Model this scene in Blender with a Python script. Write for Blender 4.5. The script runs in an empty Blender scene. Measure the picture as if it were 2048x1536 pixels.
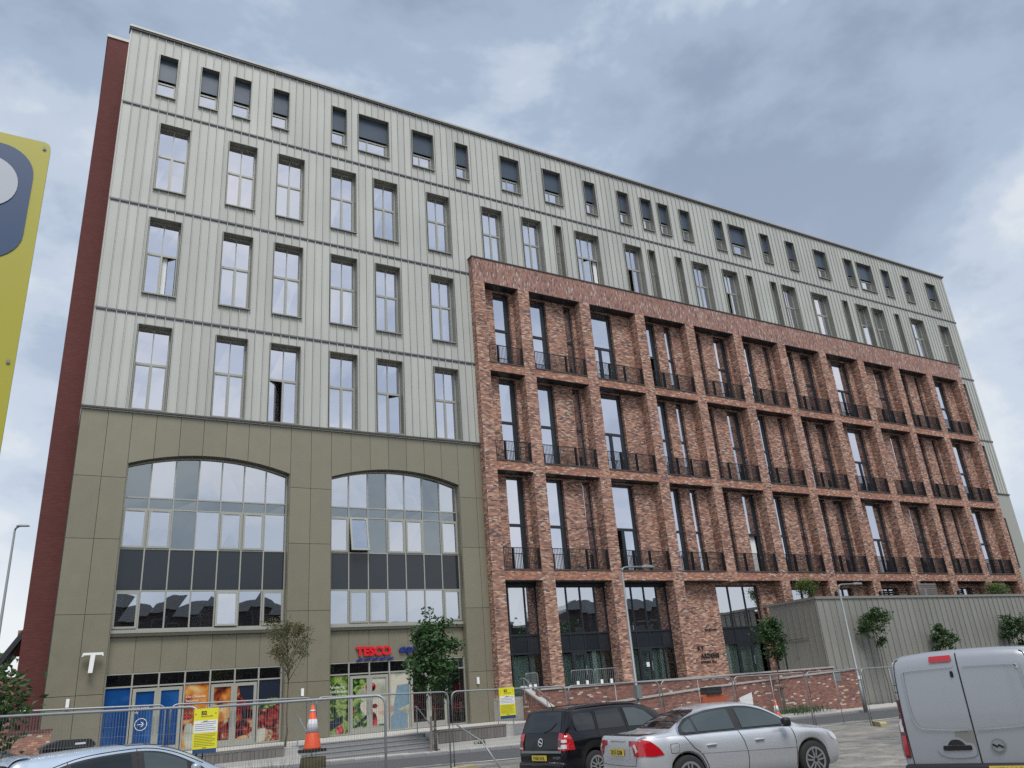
import bpy, bmesh, math, random
from mathutils import Vector, Matrix
from mathutils.bvhtree import BVHTree
random.seed(7)
SC = bpy.context.scene
COL = SC.collection
R = math.radians

# ------------------------------------------------------------------ camera
cam_d = bpy.data.cameras.new('camera')
cam = bpy.data.objects.new('camera', cam_d)
COL.objects.link(cam)
cam_d.sensor_width = 36.0
cam_d.sensor_fit = 'HORIZONTAL'
cam_d.lens = 1589.5 / 2048 * 36.0
cam_d.clip_start = 0.05
cam_d.clip_end = 3000
cr = Vector((0.86593215, -0.49454578, -0.07473948))
cu = Vector((-0.1214523, -0.35286832, 0.92775713))
cw = Vector((0.48519157, 0.79429744, 0.36562374))
cam.matrix_world = Matrix(((cr.x, cu.x, -cw.x, 0), (cr.y, cu.y, -cw.y, 0), (cr.z, cu.z, -cw.z, 0), (0, 0, 0, 1)))
SC.camera = cam
SC.render.resolution_x, SC.render.resolution_y = 1024, 768

# ------------------------------------------------------------------ world: broken overcast
SUN_EL, SUN_AZ = R(58), R(192)          # azimuth clockwise from +Y; the bright part of the cloud stands high behind the camera
world = bpy.data.worlds.new('World')
SC.world = world
world.use_nodes = True
wn, wl = world.node_tree.nodes, world.node_tree.links
wn.clear()
w_out = wn.new('ShaderNodeOutputWorld')
w_bg = wn.new('ShaderNodeBackground'); w_bg.inputs['Strength'].default_value = 0.1
w_sky = wn.new('ShaderNodeTexSky'); w_sky.sky_type = 'NISHITA'; w_sky.sun_disc = False
w_sky.sun_elevation = SUN_EL; w_sky.sun_rotation = SUN_AZ
w_tc = wn.new('ShaderNodeTexCoord')
w_map = wn.new('ShaderNodeMapping'); w_map.inputs['Scale'].default_value = (1.0, 1.0, 1.7)
w_map.inputs['Location'].default_value = (-4.85, 0.28, -4.4)
w_n1 = wn.new('ShaderNodeTexNoise'); w_n1.inputs['Scale'].default_value = 3.0; w_n1.inputs['Detail'].default_value = 9
w_n1.inputs['Roughness'].default_value = 0.57; w_n1.inputs['Distortion'].default_value = 0.15
w_n2 = wn.new('ShaderNodeTexNoise'); w_n2.inputs['Scale'].default_value = 1.0; w_n2.inputs['Detail'].default_value = 3
w_mix = wn.new('ShaderNodeMath'); w_mix.operation = 'MULTIPLY_ADD'; w_mix.inputs[1].default_value = 0.68
w_half = wn.new('ShaderNodeMath'); w_half.operation = 'MULTIPLY'; w_half.inputs[1].default_value = 0.32
w_ramp = wn.new('ShaderNodeValToRGB')
w_ramp.color_ramp.interpolation = 'EASE'
els = w_ramp.color_ramp.elements
els[0].position = 0.345; els[0].color = (0.315, 0.395, 0.53, 1)
els[1].position = 0.62; els[1].color = (0.95, 0.97, 0.99, 1)
e = els.new(0.56); e.color = (0.80, 0.855, 0.91, 1)
e = els.new(0.445); e.color = (0.43, 0.53, 0.68, 1)
e = els.new(0.505); e.color = (0.60, 0.69, 0.82, 1)
w_gain = wn.new('ShaderNodeVectorMath'); w_gain.operation = 'SCALE'; w_gain.inputs['Scale'].default_value = 4.7
w_cmix = wn.new('ShaderNodeMix'); w_cmix.data_type = 'RGBA'; w_cmix.inputs['Factor'].default_value = 0.93
wl.new(w_tc.outputs['Generated'], w_map.inputs['Vector'])
wl.new(w_map.outputs['Vector'], w_n1.inputs['Vector'])
wl.new(w_map.outputs['Vector'], w_n2.inputs['Vector'])
wl.new(w_n2.outputs['Fac'], w_half.inputs[0])
wl.new(w_n1.outputs['Fac'], w_mix.inputs[0]); wl.new(w_half.outputs[0], w_mix.inputs[2])
wl.new(w_mix.outputs[0], w_ramp.inputs['Fac'])
# cloud seen edge-on brightens towards the horizon all the way round
w_sep = wn.new('ShaderNodeSeparateXYZ'); wl.new(w_tc.outputs['Generated'], w_sep.inputs[0])
w_inv = wn.new('ShaderNodeMath'); w_inv.operation = 'SUBTRACT'; w_inv.use_clamp = True; w_inv.inputs[0].default_value = 1.0; wl.new(w_sep.outputs['Z'], w_inv.inputs[1])
w_pow = wn.new('ShaderNodeMath'); w_pow.operation = 'POWER'; w_pow.inputs[1].default_value = 3.0; wl.new(w_inv.outputs[0], w_pow.inputs[0])
w_hf = wn.new('ShaderNodeMath'); w_hf.operation = 'MULTIPLY'; w_hf.inputs[1].default_value = 0.62; wl.new(w_pow.outputs[0], w_hf.inputs[0])
w_hz = wn.new('ShaderNodeMix'); w_hz.data_type = 'RGBA'; w_hz.inputs['B'].default_value = (0.90, 0.93, 0.97, 1)
wl.new(w_hf.outputs[0], w_hz.inputs['Factor']); wl.new(w_ramp.outputs['Color'], w_hz.inputs['A'])
wl.new(w_hz.outputs['Result'], w_gain.inputs[0])
wl.new(w_sky.outputs['Color'], w_cmix.inputs['A']); wl.new(w_gain.outputs['Vector'], w_cmix.inputs['B'])
wl.new(w_cmix.outputs['Result'], w_bg.inputs['Color'])
wl.new(w_bg.outputs['Background'], w_out.inputs['Surface'])

# ------------------------------------------------------------------ sun (soft, behind cloud)
sun_d = bpy.data.lights.new('sun', 'SUN')
sun_d.energy = 1.5; sun_d.angle = R(28); sun_d.color = (1.0, 0.98, 0.95)
sun = bpy.data.objects.new('sun', sun_d); COL.objects.link(sun)
sdir = Vector((math.sin(SUN_AZ) * math.cos(SUN_EL), math.cos(SUN_AZ) * math.cos(SUN_EL), math.sin(SUN_EL)))
sun.rotation_euler = sdir.to_track_quat('Z', 'Y').to_euler()

SC.view_settings.view_transform = 'Standard'
SC.view_settings.look = 'None'
SC.view_settings.gamma = 1
SC.view_settings.use_curve_mapping = False
SC.view_settings.exposure = 0.97
SC.cycles.use_denoising = False
SC.cycles.use_adaptive_sampling = False

# ------------------------------------------------------------------ mesh helpers
class MB:
    def __init__(s):
        s.v, s.f, s.m = [], [], []
    def poly(s, pts, mi=0):
        n = len(s.v); s.v += [tuple(p) for p in pts]; s.f.append(tuple(range(n, n + len(pts)))); s.m.append(mi); return s
    def box(s, x0, x1, y0, y1, z0, z1, mi=0):
        n = len(s.v)
        s.v += [(x0, y0, z0), (x1, y0, z0), (x1, y1, z0), (x0, y1, z0), (x0, y0, z1), (x1, y0, z1), (x1, y1, z1), (x0, y1, z1)]
        for q in ((0, 3, 2, 1), (4, 5, 6, 7), (0, 1, 5, 4), (1, 2, 6, 5), (2, 3, 7, 6), (3, 0, 4, 7)):
            s.f.append(tuple(n + i for i in q)); s.m.append(mi)
        return s
    def prism(s, pts, a, b, axis='y', mi=0):
        """pts: 2D outline, counter-clockwise seen from -axis; extruded from a to b along axis"""
        def P(p, t):
            return (p[0], t, p[1]) if axis == 'y' else ((t, p[0], p[1]) if axis == 'x' else (p[0], p[1], t))
        n = len(s.v); k = len(pts)
        s.v += [P(p, a) for p in pts] + [P(p, b) for p in pts]
        s.f.append(tuple(n + i for i in range(k))); s.m.append(mi)
        s.f.append(tuple(n + k + i for i in reversed(range(k)))); s.m.append(mi)
        for i in range(k):
            j = (i + 1) % k
            s.f.append((n + j, n + i, n + k + i, n + k + j)); s.m.append(mi)
        return s
    def tube(s, path, r, n=8, mi=0, caps=True):
        path = [Vector(p) for p in path]
        rr = r if isinstance(r, (list, tuple)) else [r] * len(path)
        rings = []
        for i, p in enumerate(path):
            d = (path[min(i + 1, len(path) - 1)] - path[max(i - 1, 0)])
            d = d.normalized() if d.length > 1e-9 else Vector((0, 0, 1))
            a = d.cross(Vector((0, 0, 1)))
            if a.length < 1e-3: a = d.cross(Vector((1, 0, 0)))
            a.normalize(); b = d.cross(a)
            base = len(s.v)
            for k in range(n):
                t = 2 * math.pi * k / n
                s.v.append(tuple(p + (a * math.cos(t) + b * math.sin(t)) * rr[i]))
            rings.append(base)
        for i in range(len(rings) - 1):
            for k in range(n):
                k2 = (k + 1) % n
                s.f.append((rings[i] + k, rings[i] + k2, rings[i + 1] + k2, rings[i + 1] + k)); s.m.append(mi)
        if caps:
            s.f.append(tuple(rings[0] + k for k in reversed(range(n)))); s.m.append(mi)
            s.f.append(tuple(rings[-1] + k for k in range(n))); s.m.append(mi)
        return s
    def lathe(s, prof, c=(0, 0, 0), n=24, axis='z', mi=0):
        rings = []
        for (r, h) in prof:
            base = len(s.v)
            for k in range(n):
                t = 2 * math.pi * k / n
                a, b = r * math.cos(t), r * math.sin(t)
                p = (a, b, h) if axis == 'z' else ((a, h, b) if axis == 'y' else (h, a, b))
                s.v.append((c[0] + p[0], c[1] + p[1], c[2] + p[2]))
            rings.append(base)
        for i in range(len(rings) - 1):
            for k in range(n):
                k2 = (k + 1) % n
                s.f.append((rings[i] + k, rings[i] + k2, rings[i + 1] + k2, rings[i + 1] + k)); s.m.append(mi)
        s.f.append(tuple(rings[0] + k for k in reversed(range(n)))); s.m.append(mi)
        s.f.append(tuple(rings[-1] + k for k in range(n))); s.m.append(mi)
        return s
    def frame(s, x0, x1, z0, z1, y0, y1, t, tb=None, mi=0):
        tb = tb or t
        s.box(x0, x0 + t, y0, y1, z0, z1, mi); s.box(x1 - t, x1, y0, y1, z0, z1, mi)
        s.box(x0 + t, x1 - t, y0, y1, z0, z0 + tb, mi); s.box(x0 + t, x1 - t, y0, y1, z1 - t, z1, mi)
        return s
    def grid(s, fn, nu, nv, mi=0):
        n = len(s.v)
        for i in range(nu + 1):
            for j in range(nv + 1):
                s.v.append(tuple(fn(i / nu, j / nv)))
        for i in range(nu):
            for j in range(nv):
                a = n + i * (nv + 1) + j
                s.f.append((a, a + nv + 1, a + nv + 2, a + 1)); s.m.append(mi)
        return s
    def mesh(s, name, mats, smooth=False, fix=True):
        me = bpy.data.meshes.new(name)
        me.from_pydata(s.v, [], s.f)
        if not isinstance(mats, (list, tuple)): mats = [mats]
        for m in mats: me.materials.append(m)
        if len(mats) > 1:
            me.polygons.foreach_set('material_index', s.m)
        if fix:
            bm = bmesh.new(); bm.from_mesh(me)
            bmesh.ops.recalc_face_normals(bm, faces=bm.faces)
            bm.to_mesh(me); bm.free()
        if smooth:
            me.polygons.foreach_set('use_smooth', [True] * len(me.polygons))
        me.update()
        return me
    def build(s, name, mats, parent=None, smooth=False, fix=True):
        return link(name, s.mesh(name, mats, smooth, fix), parent)

def link(name, me, parent=None):
    o = bpy.data.objects.new(name, me)
    COL.objects.link(o)
    if parent is not None:
        o.parent = parent
        if parent.type == 'EMPTY' and parent.get('_abs') is not None:
            o.matrix_parent_inverse = Matrix.Translation(-Vector(parent.location))
    return o

def tag(o, label=None, cat=None, group=None, kind=None):
    if label: o['label'] = label
    if cat: o['category'] = cat
    if group: o['group'] = group
    if kind: o['kind'] = kind
    return o

def thing(name, label, cat, loc=(0, 0, 0), rz=0.0, group=None, absolute=False):
    o = bpy.data.objects.new(name, None); COL.objects.link(o)
    o.location = loc; o.rotation_euler = (0, 0, rz); o.empty_display_size = 0.3
    if absolute: o['_abs'] = 1
    return tag(o, label, cat, group)

def copy_tree(o, parent=None):
    c = o.copy(); COL.objects.link(c)
    if parent is not None: c.parent = parent
    for ch in list(o.children): copy_tree(ch, c)
    return c

def auto_smooth(o, ang=35):
    me = o.data
    me.polygons.foreach_set('use_smooth', [True] * len(me.polygons))
    bm = bmesh.new(); bm.from_mesh(me)
    for e in bm.edges:
        if len(e.link_faces) == 2 and e.calc_face_angle(0) > R(ang): e.smooth = False
        elif len(e.link_faces) != 2: e.smooth = False
    bm.to_mesh(me); bm.free()
    return o

def text_mesh(txt, size, depth=0.01, bold=0.0, align='LEFT', space=1.0, shear=0.0, wid=1.0):
    cu_ = bpy.data.curves.new('lettering', 'FONT')
    cu_.body = txt; cu_.size = size; cu_.extrude = depth / 2; cu_.offset = bold; cu_.align_x = align
    cu_.space_character = space; cu_.shear = shear; cu_.resolution_u = 10 if size > 0.6 else 3
    ob = bpy.data.objects.new('lettering', cu_); COL.objects.link(ob)
    dg = bpy.context.evaluated_depsgraph_get()
    me = bpy.data.meshes.new_from_object(ob.evaluated_get(dg))
    bpy.data.objects.remove(ob)
    if wid != 1.0: me.transform(Matrix.Diagonal((wid, 1, 1, 1)))
    return me

def text_on_wall(name, txt, x, y, z, size, mat, parent, depth=0.04, **kw):
    """lettering standing on a wall that faces -Y"""
    me = text_mesh(txt, size, depth, **kw)
    me.transform(Matrix.Translation((x, y, z)) @ Matrix.Rotation(R(90), 4, 'X'))
    me.materials.clear(); me.materials.append(mat)
    return link(name, me, parent)

# ------------------------------------------------------------------ materials
def mat(name):
    m = bpy.data.materials.new(name); m.use_nodes = True
    nt = m.node_tree; b = nt.nodes['Principled BSDF']
    return m, nt.nodes, nt.links, b

def N(nodes, t, **kw):
    n = nodes.new(t)
    for k, v in kw.items():
        if k == 'op': n.operation = v
        elif k in ('data_type', 'noise_dimensions', 'feature', 'blend_type', 'attribute_name'): setattr(n, k, v)
        else: n.inputs[k].default_value = v
    return n

def math_n(nodes, links, op, a, b=None, c=None, clamp=False):
    n = nodes.new('ShaderNodeMath'); n.operation = op; n.use_clamp = clamp
    for i, v in enumerate((a, b, c)):
        if v is None: continue
        if isinstance(v, (int, float)): n.inputs[i].default_value = v
        else: links.new(v, n.inputs[i])
    return n.outputs[0]

def simple(name, col, rough=0.6, metal=0.0, var=0.0, scale=8.0, bump=0.0, spec=0.5, coat=0.0, objrand=0.0):
    """plain material with a little grain so that no surface is perfectly even"""
    m, nd, lk, b = mat(name)
    b.inputs['Roughness'].default_value = rough; b.inputs['Metallic'].default_value = metal
    b.inputs['Specular IOR Level'].default_value = spec
    if coat: b.inputs['Coat Weight'].default_value = coat; b.inputs['Coat Roughness'].default_value = 0.04
    c = (*col, 1)
    if not var and not objrand:
        b.inputs['Base Color'].default_value = c
    else:
        g = nd.new('ShaderNodeNewGeometry')
        n = N(nd, 'ShaderNodeTexNoise', Scale=scale, Detail=5.0, Roughness=0.6)
        lk.new(g.outputs['Position'], n.inputs['Vector'])
        f = math_n(nd, lk, 'MULTIPLY_ADD', n.outputs['Fac'], 2 * var, 1 - var)
        if objrand:
            oi = nd.new('ShaderNodeObjectInfo')
            f = math_n(nd, lk, 'MULTIPLY', f, math_n(nd, lk, 'MULTIPLY_ADD', oi.outputs['Random'], 2 * objrand, 1 - objrand))
        vm = nd.new('ShaderNodeVectorMath'); vm.operation = 'SCALE'; vm.inputs[0].default_value = col
        lk.new(f, vm.inputs['Scale']); lk.new(vm.outputs['Vector'], b.inputs['Base Color'])
        rr = math_n(nd, lk, 'MULTIPLY_ADD', n.outputs['Fac'], 0.2 if var else 0.0, rough - (0.1 if var else 0))
        lk.new(rr, b.inputs['Roughness'])
        if bump:
            bp = N(nd, 'ShaderNodeBump', Strength=bump, Distance=0.02)
            lk.new(n.outputs['Fac'], bp.inputs['Height']); lk.new(bp.outputs['Normal'], b.inputs['Normal'])
    return m

def brick_mat(name, stops, bw=0.23, bh=0.071, mortar=(0.17, 0.14, 0.12), soldier=False, tint=(1, 1, 1), tone=0.22, mw=0.009):
    m, nd, lk, b = mat(name)
    g = nd.new('ShaderNodeNewGeometry')
    sp = nd.new('ShaderNodeSeparateXYZ'); lk.new(g.outputs['Position'], sp.inputs[0])
    sn = nd.new('ShaderNodeSeparateXYZ'); lk.new(g.outputs['True Normal'], sn.inputs[0])
    side = math_n(nd, lk, 'GREATER_THAN', math_n(nd, lk, 'ABSOLUTE', sn.outputs['X']), 0.6)
    dxy = math_n(nd, lk, 'SUBTRACT', sp.outputs['Y'], sp.outputs['X'])
    u = math_n(nd, lk, 'MULTIPLY_ADD', side, dxy, sp.outputs['X'])
    v = sp.outputs['Z']
    flat = math_n(nd, lk, 'GREATER_THAN', math_n(nd, lk, 'ABSOLUTE', sn.outputs['Z']), 0.6)
    v = math_n(nd, lk, 'MULTIPLY_ADD', flat, math_n(nd, lk, 'SUBTRACT', sp.outputs['Y'], sp.outputs['Z']), v)
    if soldier: u, v = v, u
    vr = math_n(nd, lk, 'DIVIDE', v, bh); row = math_n(nd, lk, 'FLOOR', vr)
    off = math_n(nd, lk, 'MULTIPLY', math_n(nd, lk, 'MODULO', row, 2.0), 0.5)
    wr = nd.new('ShaderNodeTexWhiteNoise'); wr.noise_dimensions = '1D'; lk.new(row, wr.inputs['W'])
    off = math_n(nd, lk, 'MULTIPLY_ADD', wr.outputs['Value'], 0.06, off)
    ur = math_n(nd, lk, 'ADD', math_n(nd, lk, 'DIVIDE', u, bw), off); col = math_n(nd, lk, 'FLOOR', ur)
    cx = nd.new('ShaderNodeCombineXYZ'); lk.new(col, cx.inputs[0]); lk.new(row, cx.inputs[1])
    wn_ = nd.new('ShaderNodeTexWhiteNoise'); wn_.noise_dimensions = '2D'; lk.new(cx.outputs[0], wn_.inputs['Vector'])
    # pale bricks gather in loose patches
    nz = N(nd, 'ShaderNodeTexNoise', Scale=0.55, Detail=2.0); lk.new(g.outputs['Position'], nz.inputs['Vector'])
    rv = math_n(nd, lk, 'ADD', wn_.outputs['Value'], math_n(nd, lk, 'MULTIPLY_ADD', nz.outputs['Fac'], 0.12, -0.06), clamp=True)
    rp = nd.new('ShaderNodeValToRGB'); rp.color_ramp.interpolation = 'CONSTANT'
    els = rp.color_ramp.elements
    els[0].position = 0; els[0].color = (*stops[0][1], 1)
    els[1].position = stops[1][0]; els[1].color = (*stops[1][1], 1)
    for p, c in stops[2:]:
        e = els.new(p); e.color = (*c, 1)
    lk.new(rv, rp.inputs['Fac'])
    fu = math_n(nd, lk, 'FRACT', ur); fv = math_n(nd, lk, 'FRACT', vr)
    du = math_n(nd, lk, 'MULTIPLY', math_n(nd, lk, 'MINIMUM', fu, math_n(nd, lk, 'SUBTRACT', 1.0, fu)), bw)
    dv = math_n(nd, lk, 'MULTIPLY', math_n(nd, lk, 'MINIMUM', fv, math_n(nd, lk, 'SUBTRACT', 1.0, fv)), bh)
    d = math_n(nd, lk, 'MINIMUM', du, dv)
    fac = math_n(nd, lk, 'DIVIDE', d, mw, clamp=True)
    big = N(nd, 'ShaderNodeTexNoise', Scale=0.32, Detail=5.0, Roughness=0.65); lk.new(g.outputs['Position'], big.inputs['Vector'])
    fine = N(nd, 'ShaderNodeTexNoise', Scale=45.0, Detail=3.0); lk.new(g.outputs['Position'], fine.inputs['Vector'])
    tn = math_n(nd, lk, 'MULTIPLY_ADD', big.outputs['Fac'], 2 * tone, 1 - tone)
    tn = math_n(nd, lk, 'MULTIPLY', tn, math_n(nd, lk, 'MULTIPLY_ADD', fine.outputs['Fac'], 0.5, 0.75))
    mx = nd.new('ShaderNodeMix'); mx.data_type = 'RGBA'; mx.inputs['A'].default_value = (*mortar, 1)
    lk.new(fac, mx.inputs['Factor']); lk.new(rp.outputs['Color'], mx.inputs['B'])
    sc = nd.new('ShaderNodeVectorMath'); sc.operation = 'SCALE'; lk.new(mx.outputs['Result'], sc.inputs[0]); lk.new(tn, sc.inputs['Scale'])
    tt = nd.new('ShaderNodeVectorMath'); tt.operation = 'MULTIPLY'; tt.inputs[1].default_value = tint; lk.new(sc.outputs[0], tt.inputs[0])
    lk.new(tt.outputs[0], b.inputs['Base Color'])
    b.inputs['Roughness'].default_value = 0.88; b.inputs['Specular IOR Level'].default_value = 0.25
    h = math_n(nd, lk, 'MULTIPLY_ADD', wn_.outputs['Value'], 0.35, fac)
    bp = N(nd, 'ShaderNodeBump', Strength=0.55, Distance=0.012); lk.new(h, bp.inputs['Height']); lk.new(bp.outputs['Normal'], b.inputs['Normal'])
    return m

MULTI = [(0, (0.266, 0.138, 0.103)), (0.20, (0.360, 0.201, 0.150)), (0.38, (0.455, 0.272, 0.200)), (0.52, (0.242, 0.138, 0.116)),
         (0.64, (0.401, 0.217, 0.153)), (0.76, (0.116, 0.083, 0.082)), (0.86, (0.562, 0.347, 0.241)), (0.96, (0.516, 0.439, 0.378))]
WARM = [(0, (0.325, 0.150, 0.103)), (0.22, (0.399, 0.198, 0.137)), (0.5, (0.302, 0.148, 0.115)), (0.7, (0.538, 0.265, 0.162)), (0.84, (0.194, 0.111, 0.093)), (0.93, (0.533, 0.430, 0.361))]
DARKRED = [(0, (0.125, 0.045, 0.040)), (0.3, (0.132, 0.048, 0.043)), (0.6, (0.12, 0.043, 0.039)), (0.85, (0.138, 0.051, 0.046))]
M = {}
M['brick'] = brick_mat('brick_multi', MULTI)
M['brick_soldier'] = brick_mat('brick_soldier', [(0, (0.279, 0.147, 0.118)), (0.25, (0.362, 0.203, 0.165)), (0.5, (0.307, 0.170, 0.138)), (0.72, (0.149, 0.098, 0.098)), (0.83, (0.402, 0.241, 0.188)), (0.93, (0.457, 0.414, 0.387))], soldier=True)
M['brick_warm'] = brick_mat('brick_warm', WARM, tone=0.15)
M['brick_dark_red'] = brick_mat('brick_dark_red', DARKRED, mortar=(0.115, 0.041, 0.037), tone=0.12, mw=0.006)
M['brick_wall'] = brick_mat('brick_wall', [(0, (0.24, 0.10, 0.075)), (0.25, (0.30, 0.135, 0.10)), (0.52, (0.22, 0.10, 0.08)), (0.75, (0.14, 0.075, 0.065)), (0.84, (0.33, 0.16, 0.12)), (0.94, (0.60, 0.50, 0.43))], tone=0.18)

def cladding_mat(name, col, metal, rough, streak, pitch=0.43, x0=0.75):
    m, nd, lk, b = mat(name)
    g = nd.new('ShaderNodeNewGeometry')
    sp = nd.new('ShaderNodeSeparateXYZ'); lk.new(g.outputs['Position'], sp.inputs[0])
    ci = math_n(nd, lk, 'FLOOR', math_n(nd, lk, 'DIVIDE', math_n(nd, lk, 'SUBTRACT', sp.outputs['X'], x0), pitch))
    ri = math_n(nd, lk, 'FLOOR', math_n(nd, lk, 'DIVIDE', math_n(nd, lk, 'SUBTRACT', sp.outputs['Z'], 0.21), 6.08))
    cx = nd.new('ShaderNodeCombineXYZ'); lk.new(ci, cx.inputs[0]); lk.new(ri, cx.inputs[1])
    w = nd.new('ShaderNodeTexWhiteNoise'); w.noise_dimensions = '2D'; lk.new(cx.outputs[0], w.inputs['Vector'])
    mp = nd.new('ShaderNodeMapping'); mp.inputs['Scale'].default_value = (9.0, 5.0, 0.25); lk.new(g.outputs['Position'], mp.inputs['Vector'])
    n1 = N(nd, 'ShaderNodeTexNoise', Scale=1.0, Detail=5.0, Roughness=0.6); lk.new(mp.outputs[0], n1.inputs['Vector'])
    n2 = N(nd, 'ShaderNodeTexNoise', Scale=0.35, Detail=3.0); lk.new(g.outputs['Position'], n2.inputs['Vector'])
    f = math_n(nd, lk, 'MULTIPLY_ADD', w.outputs['Value'], 0.13, 0.935)
    f = math_n(nd, lk, 'MULTIPLY', f, math_n(nd, lk, 'MULTIPLY_ADD', n1.outputs['Fac'], 2 * streak, 1 - streak))
    f = math_n(nd, lk, 'MULTIPLY', f, math_n(nd, lk, 'MULTIPLY_ADD', n2.outputs['Fac'], 0.24, 0.88))
    vm = nd.new('ShaderNodeVectorMath'); vm.operation = 'SCALE'; vm.inputs[0].default_value = col
    lk.new(f, vm.inputs['Scale']); lk.new(vm.outputs[0], b.inputs['Base Color'])
    b.inputs['Metallic'].default_value = metal
    lk.new(math_n(nd, lk, 'MULTIPLY_ADD', n1.outputs['Fac'], 0.22, rough - 0.11), b.inputs['Roughness'])
    bp = N(nd, 'ShaderNodeBump', Strength=0.12, Distance=0.02); lk.new(n2.outputs['Fac'], bp.inputs['Height']); lk.new(bp.outputs['Normal'], b.inputs['Normal'])
    return m
M['cladding'] = cladding_mat('zinc_cladding', (0.425, 0.432, 0.40), 0.1, 0.6, 0.16)
M['annex'] = cladding_mat('annex_cladding', (0.255, 0.252, 0.225), 0.2, 0.5, 0.10, pitch=0.585, x0=41.14)
M['olive'] = simple('olive_panel', (0.228, 0.21, 0.152), 0.42, 0.3, 0.06, 1.6, objrand=0.06)
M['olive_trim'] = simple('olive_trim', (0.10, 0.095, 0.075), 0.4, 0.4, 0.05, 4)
M['champagne'] = simple('champagne_frame', (0.36, 0.36, 0.315), 0.42, 0.3, 0.04, 3)
M['surround'] = simple('window_surround', (0.235, 0.235, 0.205), 0.45, 0.3, 0.05, 3)  # darker than the frames: shade inside the deep reveals is put into this colour
M['band'] = simple('grey_band', (0.14, 0.138, 0.145), 0.5, 0.3, 0.08, 3)
M['coping'] = simple('pale_coping', (0.38, 0.37, 0.33), 0.5, 0.2, 0.06, 2)
M['anthracite'] = simple('anthracite_frame', (0.022, 0.026, 0.032), 0.4, 0.2, 0.08, 4)
M['rail'] = simple('railing_steel', (0.018, 0.019, 0.023), 0.45, 0.3)
M['flash'] = simple('dark_flashing', (0.075, 0.072, 0.07), 0.5, 0.3, 0.1, 3)
M['blue_panel'] = simple('slate_panel', (0.055, 0.075, 0.105), 0.35, 0.1, 0.04, 2, objrand=0.08)
M['spandrel'] = simple('dark_spandrel', (0.022, 0.027, 0.034), 0.12, 0.0, 0.06, 1.5, spec=0.6, objrand=0.12)
M['membrane'] = simple('wall_backing', (0.05, 0.05, 0.048), 0.9, 0, 0.1, 2)
M['interior'] = simple('room_interior', (0.17, 0.17, 0.165), 0.9, 0, 0.25, 0.8)
M['curtain'] = simple('white_curtain', (0.72, 0.73, 0.72), 0.9, 0, 0.05, 12)
M['concrete'] = simple('pale_concrete', (0.40, 0.39, 0.37), 0.85, 0, 0.18, 5, 0.2)
M['step'] = simple('grey_granite', (0.235, 0.235, 0.24), 0.8, 0, 0.2, 7, 0.2)
M['paving'] = simple('pale_paving', (0.46, 0.44, 0.40), 0.85, 0, 0.15, 4, 0.2)
M['works'] = simple('works_brick', (0.055, 0.042, 0.04), 0.9, 0, 0.25, 2)
M['wood'] = simple('grey_boards', (0.15, 0.135, 0.125), 0.75, 0, 0.22, 9, 0.2, objrand=0.15)
M['galv'] = simple('galvanised_steel', (0.30, 0.315, 0.325), 0.5, 0.5, 0.1, 20)
M['galv_dull'] = simple('weathered_galvanised', (0.22, 0.235, 0.24), 0.55, 0.35, 0.12, 12)
M['white_paint'] = simple('white_paint', (0.78, 0.78, 0.76), 0.45, 0, 0.05, 6)
M['black_plastic'] = simple('black_plastic', (0.016, 0.016, 0.018), 0.5, 0, 0.1, 20)
M['rubber'] = simple('rubber', (0.015, 0.015, 0.015), 0.85, 0, 0.2, 30)
M['timber_tan'] = simple('pallet_timber', (0.36, 0.26, 0.15), 0.85, 0, 0.2, 6, 0.2)

def glass_mat(name, refl, tint, trans, rough=0.012):
    m, nd, lk, b = mat(name)
    nd.remove(b)
    out = nd['Material Output']
    fr = nd.new('ShaderNodeFresnel'); fr.inputs['IOR'].default_value = 1.5
    fac = math_n(nd, lk, 'MULTIPLY_ADD', fr.outputs[0], 1.0 - refl, refl, clamp=True)
    g = nd.new('ShaderNodeBsdfGlossy'); g.inputs['Color'].default_value = (*tint, 1); g.inputs['Roughness'].default_value = rough
    t = nd.new('ShaderNodeBsdfTransparent'); t.inputs['Color'].default_value = (*trans, 1)
    mx = nd.new('ShaderNodeMixShader')
    lk.new(fac, mx.inputs['Fac']); lk.new(t.outputs[0], mx.inputs[1]); lk.new(g.outputs[0], mx.inputs[2])
    # faint roller-wave of toughened glass
    ge = nd.new('ShaderNodeNewGeometry')
    n = N(nd, 'ShaderNodeTexNoise', Scale=0.9, Detail=1.0); lk.new(ge.outputs['Position'], n.inputs['Vector'])
    bp = N(nd, 'ShaderNodeBump', Strength=0.05, Distance=0.05); lk.new(n.outputs['Fac'], bp.inputs['Height'])
    lk.new(bp.outputs['Normal'], g.inputs['Normal'])
    lk.new(mx.outputs[0], out.inputs['Surface'])
    return m
M['glass'] = glass_mat('coated_glass', 0.76, (0.95, 0.94, 1.0), (0.62, 0.66, 0.66))
M['glass_cool'] = glass_mat('curtain_wall_glass', 0.64, (0.92, 0.94, 1.0), (0.5, 0.56, 0.57))
M['glass_green'] = glass_mat('green_tint_glass', 0.30, (0.82, 0.9, 0.94), (0.40, 0.45, 0.46))
M['glass_shop'] = glass_mat('shop_glass', 0.08, (0.9, 0.95, 0.95), (0.80, 0.90, 0.87))
M['glass_car'] = glass_mat('car_glass', 0.12, (0.9, 0.95, 1.0), (0.42, 0.47, 0.46))
M['glass_privacy'] = glass_mat('privacy_glass', 0.13, (0.9, 0.95, 1.0), (0.06, 0.065, 0.07))
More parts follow.
